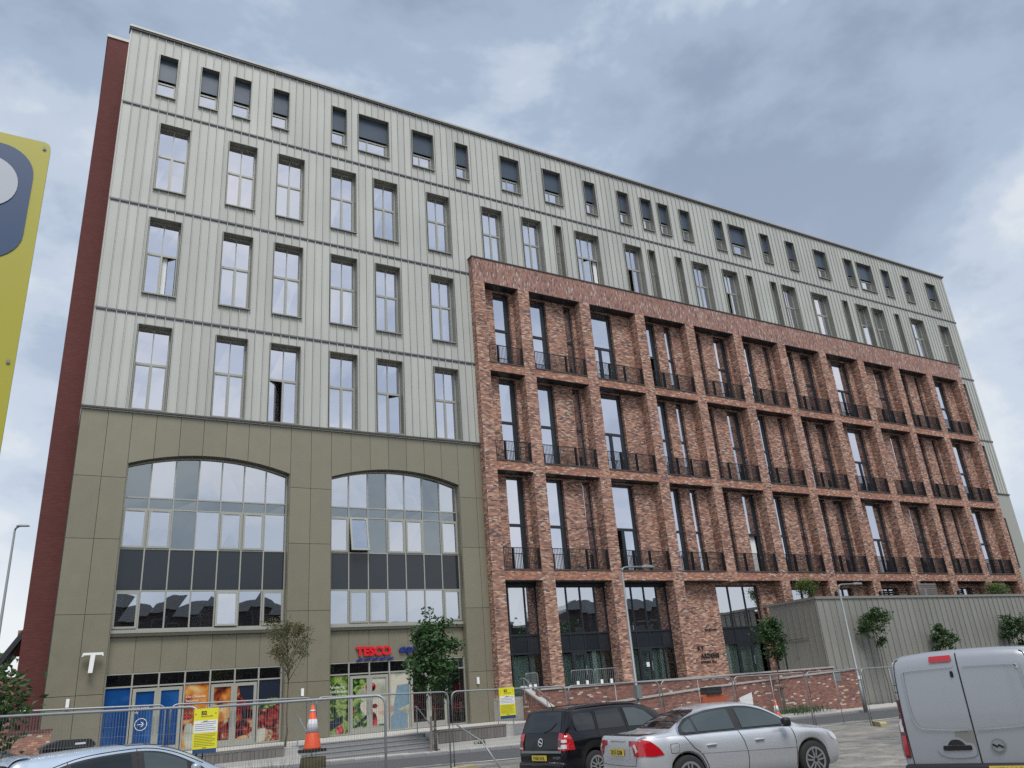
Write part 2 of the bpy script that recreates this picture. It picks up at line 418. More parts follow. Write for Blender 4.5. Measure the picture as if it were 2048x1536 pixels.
# ================================================================== ground
def lerp_tab(tab, x):
    if x <= tab[0][0]: return tab[0][1]
    for (a, b), (c, d) in zip(tab, tab[1:]):
        if x <= c: return b + (d - b) * (x - a) / (c - a)
    return tab[-1][1]
GT = [(-60, -0.9), (-10, -1.33), (0, -1.5), (3, -1.58), (7, -1.66), (10, -1.74), (14, -1.83), (20, -1.93), (30, -2.03), (42, -2.15), (80, -2.5), (160, -3.0)]
def gz(x, y):
    t = min(1, max(0, (y - 16) / 6)); t = t * t * (3 - 2 * t)
    u = min(1, max(0, (y - 8) / 4))
    near = -1.79 * (1 - u) + (-1.72 - 0.012 * min(max(x, -20), 30)) * u
    return near * (1 - t) + lerp_tab(GT, x) * t

def ground_mat():
    m, nd, lk, b = mat('street_surface')
    g = nd.new('ShaderNodeNewGeometry')
    n1 = N(nd, 'ShaderNodeTexNoise', Scale=0.22, Detail=6.0, Roughness=0.65); lk.new(g.outputs['Position'], n1.inputs['Vector'])
    n2 = N(nd, 'ShaderNodeTexNoise', Scale=14.0, Detail=6.0, Roughness=0.75); lk.new(g.outputs['Position'], n2.inputs['Vector'])
    n3 = N(nd, 'ShaderNodeTexNoise', Scale=1.4, Detail=7.0, Roughness=0.7, Distortion=0.8); lk.new(g.outputs['Position'], n3.inputs['Vector'])
    vo = N(nd, 'ShaderNodeTexVoronoi', Scale=22.0); lk.new(g.outputs['Position'], vo.inputs['Vector'])
    rp = nd.new('ShaderNodeValToRGB'); els = rp.color_ramp.elements
    els[0].position = 0.36; els[0].color = (0.075, 0.077, 0.08, 1)
    els[1].position = 0.64; els[1].color = (0.30, 0.275, 0.235, 1)
    e = els.new(0.46); e.color = (0.125, 0.122, 0.118, 1)
    e = els.new(0.55); e.color = (0.20, 0.19, 0.17, 1)
    f = math_n(nd, lk, 'MULTIPLY_ADD', n3.outputs['Fac'], 0.6, math_n(nd, lk, 'MULTIPLY', n1.outputs['Fac'], 0.42))
    lk.new(f, rp.inputs['Fac'])
    s = math_n(nd, lk, 'MULTIPLY_ADD', n2.outputs['Fac'], 0.9, 0.55)
    s = math_n(nd, lk, 'MULTIPLY', s, math_n(nd, lk, 'MULTIPLY_ADD', vo.outputs['Distance'], 0.5, 0.8))
    vm = nd.new('ShaderNodeVectorMath'); vm.operation = 'SCALE'; lk.new(rp.outputs['Color'], vm.inputs[0]); lk.new(s, vm.inputs['Scale'])
    lk.new(vm.outputs[0], b.inputs['Base Color'])
    b.inputs['Roughness'].default_value = 0.9
    bp = N(nd, 'ShaderNodeBump', Strength=0.5, Distance=0.03); lk.new(n2.outputs['Fac'], bp.inputs['Height']); lk.new(bp.outputs['Normal'], b.inputs['Normal'])
    return m
M['street'] = ground_mat()
M['asphalt'] = simple('asphalt', (0.075, 0.076, 0.08), 0.9, 0, 0.3, 6, 0.4)

gm = MB()
xs = [-600, -200, -60] + [-30 + 2 * i for i in range(61)] + [120, 200, 700]
ys = [-500, -120, -40] + [-20 + 2 * i for i in range(25)] + [29.88]
nx, ny = len(xs), len(ys)
for x in xs:
    for y in ys:
        gm.v.append((x, y, gz(x, y)))
for i in range(nx - 1):
    for j in range(ny - 1):
        a = i * ny + j
        gm.f.append((a, a + ny, a + ny + 1, a + 1)); gm.m.append(0)
ground = gm.build('street', M['street'], smooth=True); tag(ground, kind='structure')
far = MB()
ys2 = [29.88, 36, 42, 60, 120, 900]
for x in xs:
    for y in ys2:
        far.v.append((x, y, gz(x, y) - 0.35 if y < 37 else -1.6 if x > -1 else gz(x, y)))
for i in range(nx - 1):
    for j in range(len(ys2) - 1):
        a = i * len(ys2) + j
        far.f.append((a, a + len(ys2), a + len(ys2) + 1, a + 1)); far.m.append(0)
tag(far.build('ground', M['asphalt'], smooth=True), kind='structure')
# a strip of newer asphalt along the kerb
ap = MB()
for i in range(40):
    xa, xb = -8 + 1.5 * i, -8 + 1.5 * (i + 1)
    ya = lambda x: 24.9 + 0.35 * math.sin(x * 0.7) + 0.2 * math.sin(x * 1.9)
    ap.poly([(xa, ya(xa), gz(xa, ya(xa)) + 0.006), (xb, ya(xb), gz(xb, ya(xb)) + 0.006), (xb, 29.86, gz(xb, 29.86) + 0.012), (xa, 29.86, gz(xa, 29.86) + 0.012)])
tag(ap.build('road', M['asphalt'], smooth=True), kind='structure')
# edging line of white stone / pale channel in front of the asphalt strip
# kerb stones, each a piece of its own
kerb = thing('kerb', None, None, (12, 29.9, -1.9), absolute=True); tag(kerb, kind='structure')
x = -6.0; k = 0
while x < 44:
    z0 = gz(x + 0.45, 29.9)
    mb = MB()
    mb.prism([(29.87, z0 - 0.3), (30.06, z0 - 0.3), (30.06, z0 + 0.135), (29.90, z0 + 0.135), (29.87, z0 + 0.105)], x + 0.006, x + 0.909, 'x')
    mb.build('kerb_stone', M['step'], kerb); x += 0.915
foot = MB()
for i in range(52):
    xa, xb = -6 + i, -5 + i
    foot.poly([(xa, 30.055, gz(xa, 30) + 0.128), (xb, 30.055, gz(xb, 30) + 0.128), (xb, 33.6, gz(xb, 30) + 0.16), (xa, 33.6, gz(xa, 30) + 0.16)])
tag(foot.build('pavement', M['paving'], smooth=True), kind='structure')

# ================================================================== shop podium, steps, terrace
PZ = -1.06
pod = MB(); pod.box(0.0, 20.55, 32.35, 38.6, -1.9, PZ)
tag(pod.build('podium', M['paving']), kind='structure')
steps = thing('entrance_steps', 'broad grey stone steps below the shop doors', 'steps', (11, 31.5, -1.8), absolute=True)
for i in range(5):
    zt = PZ - 0.15 * (i + 0.07)
    y0 = 32.35 - 0.34 * (i + 1)
    mb = MB(); mb.box(8.9, 14.1, y0, y0 + 0.338, -2.05, zt - 0.03); mb.box(8.88, 14.12, y0 - 0.02, y0 + 0.337, zt - 0.03, zt)
    mb.build('step', M['step'], steps)
for i in range(3):
    zt = PZ - 0.15 * (i + 0.07); y0 = 32.35 - 0.34 * (i + 1)
    mb = MB(); mb.box(17.9, 20.5, y0, y0 + 0.338, -2.05, zt)
    mb.build('step', M['step'], steps)
PL = thing('retaining_plinth', 'pale stone plinth and low ledges under the timber planters', 'plinth', (10, 31, -1.8), absolute=True)
plinth = MB(); plinth.box(-0.5, 8.85, 30.9, 31.25, -1.9, -1.36); plinth.box(-0.5, 8.85, 30.6, 30.9, -1.9, -1.5)
plinth.box(-0.5, 8.85, 31.25, 32.35, -1.9, -1.09)
plinth.build('ledge', M['concrete'], PL)
plinth = MB(); plinth.box(14.15, 20.4, 30.9, 31.2, -2.0, -1.49); plinth.box(14.15, 20.4, 30.6, 30.9, -2.0, -1.63)
plinth.box(14.15, 17.85, 31.2, 32.35, -2.0, -1.09)
plinth.build('ledge', M['concrete'], PL)
def planter(x0, x1, label):
    t = thing('timber_planter', label, 'planter', ((x0 + x1) / 2, 31.3, -1.4), absolute=True, group='timber-clad planters on the steps')
    z0, z1 = -1.47, -1.05
    mb = MB(); mb.box(x0, x1, 31.16, 31.24, z0 + 0.3, z1 - 0.02); mb.box(x0 - 0.03, x1 + 0.03, 31.1, 31.8, z1, z1 + 0.055)
    mb.build('cap', M['wood'], t)
    n = int((x1 - x0) / 0.145)
    for i in range(n):
        a = x0 + (x1 - x0) * i / n
        MB().box(a + 0.005, a + (x1 - x0) / n - 0.006, 31.125 + random.uniform(-.003, .003), 31.158, z0, z1 - 0.004).build('board', M['wood'], t)
planter(5.2, 8.3, 'grey timber-board planter in front of the red and orange poster')
planter(14.35, 17.4, 'grey timber-board planter right of the broad steps')

terr = MB(); terr.box(20.6, 41.1, 33.9, 38.6, -2.3, 0.0)
tag(terr.build('terrace', M['paving']), kind='structure')
wall = thing('ramp_wall', 'red brick ramp wall with sloping pale coping below the brick facade', 'wall', (31, 32.3, -2.1), absolute=True)
wb = MB()
wb.prism([(21.2, -2.3), (41.0, -2.3), (41.0, 0.0), (30.2, -0.3), (25.6, -0.52), (21.2, -0.72)], 32.15, 32.4, 'y')
wb.build('brickwork', M['brick_wall'], wall)
wb = MB(); wb.box(20.62, 41.0, 33.62, 33.88, -2.3, 0.2); wb.build('brickwork', M['brick_wall'], wall)
wb = MB(); wb.prism([(32.3, -2.2), (34.9, -2.2), (34.9, 0.36), (32.3, -0.70)], 20.5, 20.72, 'x'); wb.build('brickwork', M['brick_wall'], wall)
wb = MB(); wb.box(40.78, 41.02, 32.4, 34.0, -2.3, 0.0); wb.build('brickwork', M['brick_wall'], wall)
def coping_run(pts, y0, y1, t=0.075):
    n = len(pts)
    mb = MB(); mb.prism(pts + [(p[0], p[1] + t) for p in reversed(pts)], y0, y1, 'y'); mb.build('coping', M['concrete'], wall)
coping_run([(21.16, -0.725), (25.6, -0.52), (30.2, -0.3), (41.04, 0.0)], 32.09, 32.46)
coping_run([(20.74, 0.2), (41.0, 0.2)], 33.56, 33.94)
wb = MB(); wb.prism([(32.25, -0.71), (34.95, 0.375), (34.95, 0.455), (32.25, -0.635)], 20.44, 20.78, 'x'); wb.build('coping', M['concrete'], wall)
ramp = MB(); ramp.prism([(20.75, -1.35), (41, -0.35), (41, -2.3), (20.75, -2.3)], 32.405, 33.6, 'y'); tag(ramp.build('ramp', M['paving']), kind='structure')
MB().box(39.0, 39.65, 32.12, 32.148, -0.55, -0.09).build('plaque', M['galv_dull'], wall)
# planting bed at the foot of the wall
bed = MB(); bed.box(32.4, 36.8, 30.5, 32.1, -2.4, -1.83); tag(bed.build('bed_kerb', M['concrete']), 'low pale concrete bed below the brick ramp wall', 'planting bed')

# ================================================================== apartment building
B = thing('apartment_building', 'long apartment block with pale metal upper floors, brick bays and olive shop base', 'building', (37, 38, PZ), absolute=True)
LX, RX = 0.72, 74.2
def cut(lo, hi, blocks):
    """free intervals of [lo,hi] outside blocks"""
    out = [(lo, hi)]
    for a, b in blocks:
        nxt = []
        for p, q in out:
            if b <= p or a >= q: nxt.append((p, q)); continue
            if a > p: nxt.append((p, a))
            if b < q: nxt.append((b, q))
        out = nxt
    return [(p, q) for p, q in out if q - p > 0.004]
def wall_holes(mb, x0, x1, z0, z1, holes, y0, y1, mi=0):
    xs_ = sorted({x0, x1, *[min(max(h[i], x0), x1) for h in holes for i in (0, 1)]})
    for a, b in zip(xs_, xs_[1:]):
        if b - a < 1e-4: continue
        c = (a + b) / 2
        for p, q in cut(z0, z1, [(h[2], h[3]) for h in holes if h[0] < c < h[1]]):
            mb.box(a, b, y0, y1, p, q, mi)

# storey data: bands and windows (x0, x1) of the metal storeys
BANDS = [13.5, 18.45, 24.53, 30.57, 35.5]
AX = [(2.25, 3.24), (4.43, 5.43), (6.21, 7.20), (8.40, 9.40), (11.93, 12.90), (13.60, 15.63), (17.17, 18.69), (20.22, 21.20), (23.60, 25.13), (27.02, 28.56), (30.52, 31.54), (33.53, 34.58), (35.70, 36.78), (37.40, 38.45), (39.57, 40.63), (43.08, 44.14), (44.75, 46.72), (48.32, 49.37), (51.35, 52.43), (54.85, 56.45), (58.82, 59.95), (60.52, 62.65), (64.0, 65.2), (67.1, 68.28), (70.72, 72.32)]
BX = [(2.62, 4.18), (6.16, 7.72), (8.83, 10.39), (11.91, 13.48), (14.54, 16.10), (18.02, 19.60), (21.89, 23.44), (24.92, 26.47), (27.55, 28.12), (29.22, 31.26), (33.52, 35.08), (35.73, 36.37), (38.31, 38.97), (40.0, 41.68), (43.09, 44.72), (45.70, 46.35), (48.37, 49.05), (49.68, 51.28), (53.20, 55.3), (57.20, 57.87), (58.93, 60.54), (61.11, 62.75), (64.29, 64.95), (66.53, 68.55), (70.92, 72.5)]
CX_ = [(2.60, 4.15), (6.16, 7.73), (8.83, 10.42), (11.94, 13.52), (14.59, 16.14), (18.04, 19.60)]
ENDX = (71.32, 72.5)
ROWS = [  # name, window xs, z0, z1, row lo, row hi, x range
    ('A', AX, 31.52, 34.30, BANDS[3], BANDS[4], LX, RX),
    ('B', BX, 25.60, 29.76, BANDS[2], BANDS[3], LX, RX),
    ('C', CX_ + [ENDX], 19.57, 23.90, BANDS[1], BANDS[2], LX, RX),
    ('D', CX_ + [ENDX], 13.56, 17.90, BANDS[0], BANDS[1], LX, RX)]
BRX0, BRX1 = 20.74, 71.3      # brick bays
back = MB()
pan_far = MB()
n_panel = 0
for rn, wx, z0, z1, lo, hi, xa, xb in ROWS:
    holes = [(a, b, z0, z1) for a, b in wx]
    for sa, sb in ([(xa + 0.03, xb - 0.03)] if rn in 'AB' else [(xa + 0.03, BRX0 + 0.1), (BRX1 - 0.3, xb - 0.03)]):
        wall_holes(back, sa, sb, lo if rn != 'B' else 25.3, hi, [h for h in holes if h[0] < sb and h[1] > sa], 38.06, 38.37)
    if rn == 'B': wall_holes(back, xa + 0.03, BRX0, lo, 25.3, [], 38.06, 38.37); wall_holes(back, BRX1, xb - 0.03, lo, 25.3, [], 38.06, 38.37)
    i = 0
    x = xa
    while x < xb - 0.05:
        x1 = min(xa + 0.03 + 0.43 * (i + 1), xb)
        hid = rn in 'CD' and x > BRX0 + 0.1 and x1 < BRX1 - 0.2
        if not hid:
            near_ = x < 27.5 or (rn == 'B' and x < 33)
            px0, px1 = x + 0.013, x1 - 0.013
            over = [h for h in holes if h[0] - 0.012 < px1 and h[1] + 0.012 > px0]
            full = any(h[0] - 0.012 <= px0 and h[1] + 0.012 >= px1 for h in over)
            zones = [(lo, over[0][2]), (over[0][3], hi)] if full else [(lo, hi)]
            for za, zb_ in zones:
                if zb_ - za < 0.12: continue
                mb = MB() if near_ else pan_far
                e0, e1 = (0.045 if za == lo else 0.012), (0.045 if zb_ == hi else 0.012)
                brk = sorted({px0, px1, *[e for h in over for e in (h[0] - 0.012, h[1] + 0.012) if px0 < e < px1]})
                for a, b in zip(brk, brk[1:]):
                    c = (a + b) / 2
                    for p, q in cut(za + e0, zb_ - e1, [(h[2] - 0.012, h[3] + 0.012) for h in over if h[0] - 0.012 < c < h[1] + 0.012]):
                        mb.box(a, b, 38.0, 38.03, p, q)
                for p, q in cut(za + e0, zb_ - e1, [(h[2] - 0.03, h[3] + 0.03) for h in holes if h[0] - 0.03 < x + 0.01 < h[1] + 0.03]):
                    mb.box(x - 0.002, x + 0.028, 37.94, 38.035, p, q)
                if near_:
                    mb.build('cladding_panel', M['cladding'], B, fix=False); n_panel += 1
        x = x1; i += 1
back.build('backing_wall', M['membrane'], B, fix=False)
tag(pan_far.build('cladding_panel', M['cladding'], B, fix=False), kind='stuff')

def pane_quad(mb, x0, x1, z0, z1, y, j=0.004, rot=0, hinge='l'):
    d = [random.uniform(-j, j) for _ in range(4)]
    P = [(x0, y + d[0], z0), (x1, y + d[1], z0), (x1, y + d[2], z1), (x0, y + d[3], z1)]
    if rot:
        hx = x0 if hinge == 'l' else x1
        P = [(hx + (p[0] - hx) * math.cos(rot), y + abs(p[0] - hx) * math.sin(rot), p[2]) for p in P]
    mb.poly(P); return mb

def metal_window(x0, x1, z0, z1, kind, opened=(), drape=()):
    fr = MB()
    # sheet-metal surround standing proud of the cladding
    fr.frame(x0, x1, z0, z1, 37.90, 38.380, 0.035, 0.05)
    fr.box(x0 - 0.03, x1 + 0.03, 37.87, 37.94, z0 - 0.03, z0 - 0.001)
    w = fr.build('window', M['surround'], B, fix=False)
    a, b, c, d = x0 + 0.035, x1 - 0.035, z0 + 0.05, z1 - 0.035
    f2 = MB(); f2.frame(a, b, c, d, 38.310, 38.380, 0.06)
    if kind == 'A':
        zt = c + (d - c) * 0.40
        f2.box(a + 0.06, b - 0.06, 38.300, 38.385, zt - 0.05, zt + 0.05)
        MB().box(a + 0.005, b - 0.005, 38.210, 38.270, zt + 0.14, d - 0.004).build('shutter_panel', M['blue_panel'], w, fix=False)
        wd = x1 - x0
        ms = [] if wd < 1.25 else ([a + 0.42 * (b - a)] if wd < 1.8 else [a + 0.34 * (b - a)])
        edges = [a + 0.06] + [v for mx in ms for v in (mx - 0.035, mx + 0.035)] + [b - 0.06]
        for mx in ms: f2.box(mx - 0.035, mx + 0.035, 38.305, 38.385, c + 0.06, zt - 0.05)
        for p, q in zip(edges[::2], edges[1::2]):
            pane_quad(MB(), p - 0.005, q + 0.005, c + 0.055, zt - 0.045, 38.355).build('pane', M['glass'], w, fix=False)
        pane_quad(MB(), a + 0.055, b - 0.055, zt + 0.045, d - 0.055, 38.355).build('pane', M['glass'], w, fix=False)
    else:
        wd = x1 - x0
        n = 1 if wd < 1 else (2 if wd < 1.8 else 3)
        zt = c + (d - c) * 0.56
        f2.box(a + 0.06, b - 0.06, 38.300, 38.385, zt - 0.055, zt + 0.055)
        step = (b - a - 0.06) / n
        for k in range(n):
            p, q = a + 0.03 + step * k + 0.035, a + 0.03 + step * (k + 1) - 0.035
            if k:
                f2.box(p - 0.07, p, 38.295, 38.385, c + 0.06, zt - 0.055)
                f2.box(p - 0.055, p - 0.015, 38.305, 38.385, zt + 0.055, d - 0.06)
            # casement sash of the lower light
            f2.frame(p + 0.002, q - 0.002, c + 0.06, zt - 0.055, 38.315, 38.372, 0.035) if k not in opened else None
            pane_quad(MB(), p + 0.02, q - 0.02, c + 0.08, zt - 0.075, 38.350, rot=R(24) if k in opened else 0, hinge='r' if k % 2 else 'l').build('pane', M['glass'], w, fix=False)
            pane_quad(MB(), p - 0.02, q + 0.02, zt + 0.05, d - 0.055, 38.355).build('pane', M['glass'], w, fix=False)
            if k in drape or random.random() < 0.3:
                cw_ = random.choice((0.35, 0.5, 0.95)); tl = random.choice((1.0, 1.0, 1.75))
                mb = MB(); mb.grid(lambda u, v: (p + 0.02 + u * (q - p) * cw_, 38.470 + 0.02 * math.sin(u * 30), c + 0.1 + v * (zt - c) * tl * 0.98), 14, 1)
                mb.build('curtain', M['curtain'], w, smooth=True, fix=False)
    f2.build('frame', M['champagne'], w, fix=False)
for rn, wx, z0, z1, *_ in ROWS:
    for i, (a, b) in enumerate(wx):
        op = {('C', 0): (1,), ('D', 2): (0,), ('D', 4): (1,), ('B', 9): (1, 2), ('B', 10): (0,), ('B', 14): (0,), ('B', 20): (1,)}.get((rn, i), ())
        dr = {('D', 1): (0, 1), ('D', 2): (1,), ('B', 4): (0, 1), ('D', 0): (0,), ('C', 3): (1,), ('B', 7): (0,)}.get((rn, i), ())
        metal_window(a, b, z0, z1, rn, op, dr)
# horizontal bands and roof edge
for k, zb in enumerate(BANDS[1:4]):
    segs = [(LX - 0.02, RX + 0.02)] if k == 2 else [(LX - 0.02, BRX0 + 0.3), (BRX1 - 0.2, RX + 0.02)]
    for a, b in segs:
        mb = MB(); mb.box(a, b, 37.93, 38.06, zb - 0.045, zb + 0.04); mb.box(a, b, 37.955, 38.06, zb - 0.085, zb - 0.05)
        mb.build('band', M['band'], B, fix=False)
mb = MB(); mb.box(LX - 0.1, RX + 0.1, 37.82, 38.45, 35.56, 35.68); mb.build('roof_coping', M['coping'], B, fix=False)
mb = MB(); mb.box(LX - 0.05, RX + 0.05, 37.87, 38.4, 35.47, 35.555); mb.build('roof_fascia', M['band'], B, fix=False)  # dark strip standing in for the shadow under the roof coping
# hidden body: inner room wall, roof, sides
mb = MB(); mb.box(LX + 0.05, RX - 0.05, 39.7, 52, PZ, 35.45); mb.build('core', M['interior'], B, fix=False)
for zf in (13.2, 18.2, 24.3, 30.3, 6.0, 12.1):
    MB().box(LX + 0.06, RX - 0.06, 38.48, 39.69, zf - 0.12, zf + 0.02).build('floor_slab', M['interior'], B, fix=False)
mb = MB(); mb.box(LX, LX + 0.06, 38.032, 52, 13.52, 35.46); mb.box(RX - 0.06, RX, 38.032, 52, PZ, 35.46); mb.box(LX + 0.06, RX - 0.06, 38.5, 52, 35.46, 35.55)
mb.build('side_wall', M['cladding'], B, fix=False)
MB().box(LX + 0.01, LX + 0.07, 38.0, 52, PZ - 0.3, 13.38).build('side_wall', M['olive_trim'], B, fix=False)
MB().box(LX - 0.035, LX - 0.004, 37.99, 38.5, 13.6, 35.5).build('corner_trim', M['champagne'], B, fix=False)
# dark red stair tower behind the left corner
tw = MB(); tw.box(-0.34, 6.5, 41.0, 47, -1.4, 37.2); tw.build('stair_tower', M['brick_dark_red'], B, fix=False)
tw = MB(); tw.box(-0.40, 6.56, 40.94, 47.06, 37.2, 37.38); tw.build('tower_coping', M['coping'], B, fix=False)

# ------------------------------------------------------------------ olive shop base with two arches
JX = [0.72, 1.80, 2.79, 3.83, 4.88, 5.92, 6.96, 8.0, 9.03, 10.06, 11.08, 12.12, 13.15, 14.19, 15.21, 16.23, 17.26, 18.28, 19.29, 20.31, 20.73]
PZJ = [-1.05, 1.34, 4.47, 7.60, 10.33, 13.38]
ARCH = [(2.79, 10.06), (12.12, 19.29)]
def arch_z(x):
    for a, b in ARCH:
        if a - 1e-6 <= x <= b + 1e-6:
            c = (a + b) / 2; h = (b - a) / 2; s = 0.60; zs = 11.0
            rr = (h * h + s * s) / (2 * s)
            return zs + math.sqrt(max(0, rr * rr - (x - c) ** 2)) - (rr - s)
    return None
bk = MB()
for a, b in zip(JX, JX[1:]):
    mid = (a + b) / 2
    if arch_z(mid) is None:
        for p, q in zip(PZJ, PZJ[1:]):
            MB().box(a + 0.009, b - 0.009, 37.98, 38.02, p + 0.009, q - 0.009).build('facade_panel', M['olive'], B, fix=False)
        bk.box(a, b, 38.05, 38.38, PZ, 13.38)
    else:
        n = 8
        xs_ = [a + 0.009 + (b - a - 0.018) * i / n for i in range(n + 1)]
        mb = MB(); mb.prism([(x_, arch_z(x_)) for x_ in xs_] + [(xs_[-1], 13.371), (xs_[0], 13.371)], 37.98, 38.02, 'y')
        mb.build('facade_panel', M['olive'], B)
        xs_ = [a + (b - a) * i / n for i in range(n + 1)]
        bk.prism([(x_, arch_z(x_) + 0.02) for x_ in xs_] + [(xs_[-1], 13.38), (xs_[0], 13.38)], 38.05, 38.38, 'y')
bk.build('backing_wall', M['membrane'], B)
mb = MB(); mb.box(LX - 0.06, BRX0 + 0.02, 37.84, 38.06, 13.44, 13.52); mb.build('cornice', M['flash'], B, fix=False)
mb = MB(); mb.box(LX - 0.04, BRX0 + 0.02, 37.90, 38.06, 13.385, 13.436); mb.build('cornice', M['champagne'], B, fix=False)
YG = 38.42
for ai, (a, b) in enumerate(ARCH):
    # arch soffit and jamb linings
    n = 28
    sof = MB()
    for i in range(n):
        x0, x1 = a + (b - a) * i / n, a + (b - a) * (i + 1) / n
        sof.poly([(x0, 37.985, arch_z(x0) - 0.004), (x1, 37.985, arch_z(x1) - 0.004), (x1, 38.44, arch_z(x1) - 0.004), (x0, 38.44, arch_z(x0) - 0.004)])
    sof.build('arch_soffit', M['olive_trim'], B, smooth=True)
    for xj, s in ((a, 1), (b, -1)):
        MB().box(min(xj + 0.003 * s, xj + 0.03 * s), max(xj + 0.003 * s, xj + 0.03 * s), 37.99, 38.45, PZ + 0.005, arch_z(xj) - 0.01).build('jamb', M['olive'], B, fix=False)
    mx = [a + 0.03 + (b - a - 0.06) * i / 7 for i in range(8)]
    # glazed screen between sill and arch
    ZT = [3.86, 5.46, 7.27, 9.05, 9.56]
    fr = MB()
    for i, x in enumerate(mx):
        x = min(max(x, a + 0.055), b - 0.055)
        fr.box(x - 0.028, x + 0.028, YG - 0.05, YG + 0.06, 3.62, arch_z(x) - 0.03)
    for z in ZT:
        fr.box(a + 0.03, b - 0.03, YG - 0.046, YG + 0.055, z - 0.03, z + 0.03)
    screen = fr.build('curtain_wall', M['champagne'], B, fix=False)
    for i in range(n):       # head of the frame following the arch
        pass
    hd = MB()
    for i in range(n):
        x0, x1 = a + 0.03 + (b - a - 0.06) * i / n, a + 0.03 + (b - a - 0.06) * (i + 1) / n
        hd.prism([(x0, arch_z(x0) - 0.09), (x1, arch_z(x1) - 0.09), (x1, arch_z(x1) - 0.012), (x0, arch_z(x0) - 0.012)], YG - 0.048, YG + 0.05, 'y')
    hd.build('head_frame', M['champagne'], screen)
    mb = MB(); mb.box(a + 0.03, b - 0.03, 38.24, 38.46, 3.70, 3.82); mb.build('sill', M['champagne'], screen, fix=False)
    mb = MB(); mb.box(a + 0.03, b - 0.03, 38.20, 38.46, 3.56, 3.68); mb.build('sill', M['olive_trim'], screen, fix=False)
    casement = [{0: (0, 4, 6), 2: (0, 1, 4, 5)}, {0: (1, 2, 6), 2: (0, 1, 3, 4, 6)}][ai]
    tinted = [{3: (0, 2), 2: (2,), 4: (0, 2)}, {3: (2, 5), 2: (2, 5), 4: (2, 5)}][ai]
    rows = [(3.89, 5.43), (5.49, 7.24), (7.30, 9.02), (9.08, 9.53)]
    for i in range(7):
        x0, x1 = mx[i] + 0.028, mx[i + 1] - 0.028
        for ri, (p, q) in enumerate(rows):
            if ri == 1:
                MB().box(x0, x1, YG - 0.012, YG + 0.012, p, q).build('spandrel_panel', M['spandrel'], screen, fix=False); continue
            m_ = M['glass_green'] if (i in tinted.get(ri, ()) or ri == 3) else M['glass_cool']
            if i in casement.get(ri, ()):
                cs = MB(); cs.frame(x0 + 0.01, x1 - 0.01, p + 0.01, q - 0.01, YG - 0.085, YG - 0.01, 0.085)
                if ri == 2: cs.box((x0 + x1) / 2 - 0.3, (x0 + x1) / 2 + 0.3, YG - 0.1, YG - 0.086, q - 0.075, q - 0.035)
                op = (ai == 1 and ri == 2 and i == 1) or (ai == 0 and ri == 0 and i == 4)
                c_o = cs.build('casement', M['champagne'], screen, fix=False)
                g_o = pane_quad(MB(), x0 + 0.085, x1 - 0.085, p + 0.085, q - 0.085, YG - 0.045, 0.006).build('pane', m_, screen, fix=False)
                if op:
                    for o_ in (c_o, g_o):
                        o_.data.transform(Matrix.Translation((0, YG, q)) @ Matrix.Rotation(R(-11 if ai else -4), 4, 'X') @ Matrix.Translation((0, -YG, -q)))
            else:
                pane_quad(MB(), x0, x1, p, q, YG, 0.006).build('pane', m_, screen, fix=False)
        # arched light
        xs_ = [x0 + (x1 - x0) * k / 6 for k in range(7)]
        mb = MB(); mb.poly([(x0, YG + random.uniform(-.005, .005), 9.59), (x1, YG + random.uniform(-.005, .005), 9.59)] + [(x_, YG, arch_z(x_) - 0.08) for x_ in reversed(xs_)])
        mb.build('pane', M['glass_green'] if i in tinted[4] else M['glass_cool'], screen, fix=False)
    # blinds behind some lights
    for i, z0_, z1_ in ([(0, 3.95, 5.4), (3, 3.95, 5.4), (4, 3.95, 5.4)] if ai == 0 else [(3, 8.2, 9.0), (4, 8.2, 9.0), (3, 10.0, 11.2), (4, 10.2, 11.2)]):
        mb = MB(); wdt = 0.35 if (ai, i) == (0, 0) else 0.9
        mb.grid(lambda u, v: (mx[i] + 0.06 + u * wdt, YG + 0.14 + 0.012 * math.sin(u * 60), z0_ + v * (z1_ - z0_)), 40, 1)
        mb.build('blind', M['curtain'], screen, smooth=True, fix=False)
    # lintel panels above the shopfront
    for i in range(7):
        MB().box(mx[i] + 0.008, mx[i + 1] - 0.008, 38.36, 38.39, 2.115, 3.55).build('lintel_panel', M['olive'], B, fix=False)
    MB().box(a + 0.02, b - 0.02, 38.40, 38.46, 2.1, 3.6).build('backing_wall', M['membrane'], B, fix=False)
# ------------------------------------------------------------------ shopfronts
def poster_mat(name, scale, stops, distort=1.2, seed=0.0, detail=3.0):
    m, nd, lk, b = mat(name)
    g = nd.new('ShaderNodeNewGeometry')
    mp = nd.new('ShaderNodeMapping'); mp.inputs['Location'].default_value = (seed, seed * 0.7, seed * 1.3); mp.inputs['Rotation'].default_value = (0, R(25), 0)
    lk.new(g.outputs['Position'], mp.inputs['Vector'])
    n = N(nd, 'ShaderNodeTexNoise', Scale=scale, Detail=detail, Roughness=0.45, Distortion=distort); lk.new(mp.outputs[0], n.inputs['Vector'])
    rp = nd.new('ShaderNodeValToRGB'); els = rp.color_ramp.elements
    els[0].position = stops[0][0]; els[0].color = (*stops[0][1], 1); els[1].position = stops[-1][0]; els[1].color = (*stops[-1][1], 1)
    for p, c in stops[1:-1]:
        e = els.new(p); e.color = (*c, 1)
    lk.new(n.outputs['Fac'], rp.inputs['Fac']); lk.new(rp.outputs['Color'], b.inputs['Base Color'])
    b.inputs['Roughness'].default_value = 0.12
    return m
M['p_blue'] = poster_mat('poster_blue', 0.9, [(0.3, (0.006, 0.035, 0.13)), (0.6, (0.008, 0.06, 0.21)), (0.75, (0.03, 0.11, 0.30))], 0.3, 1.0)
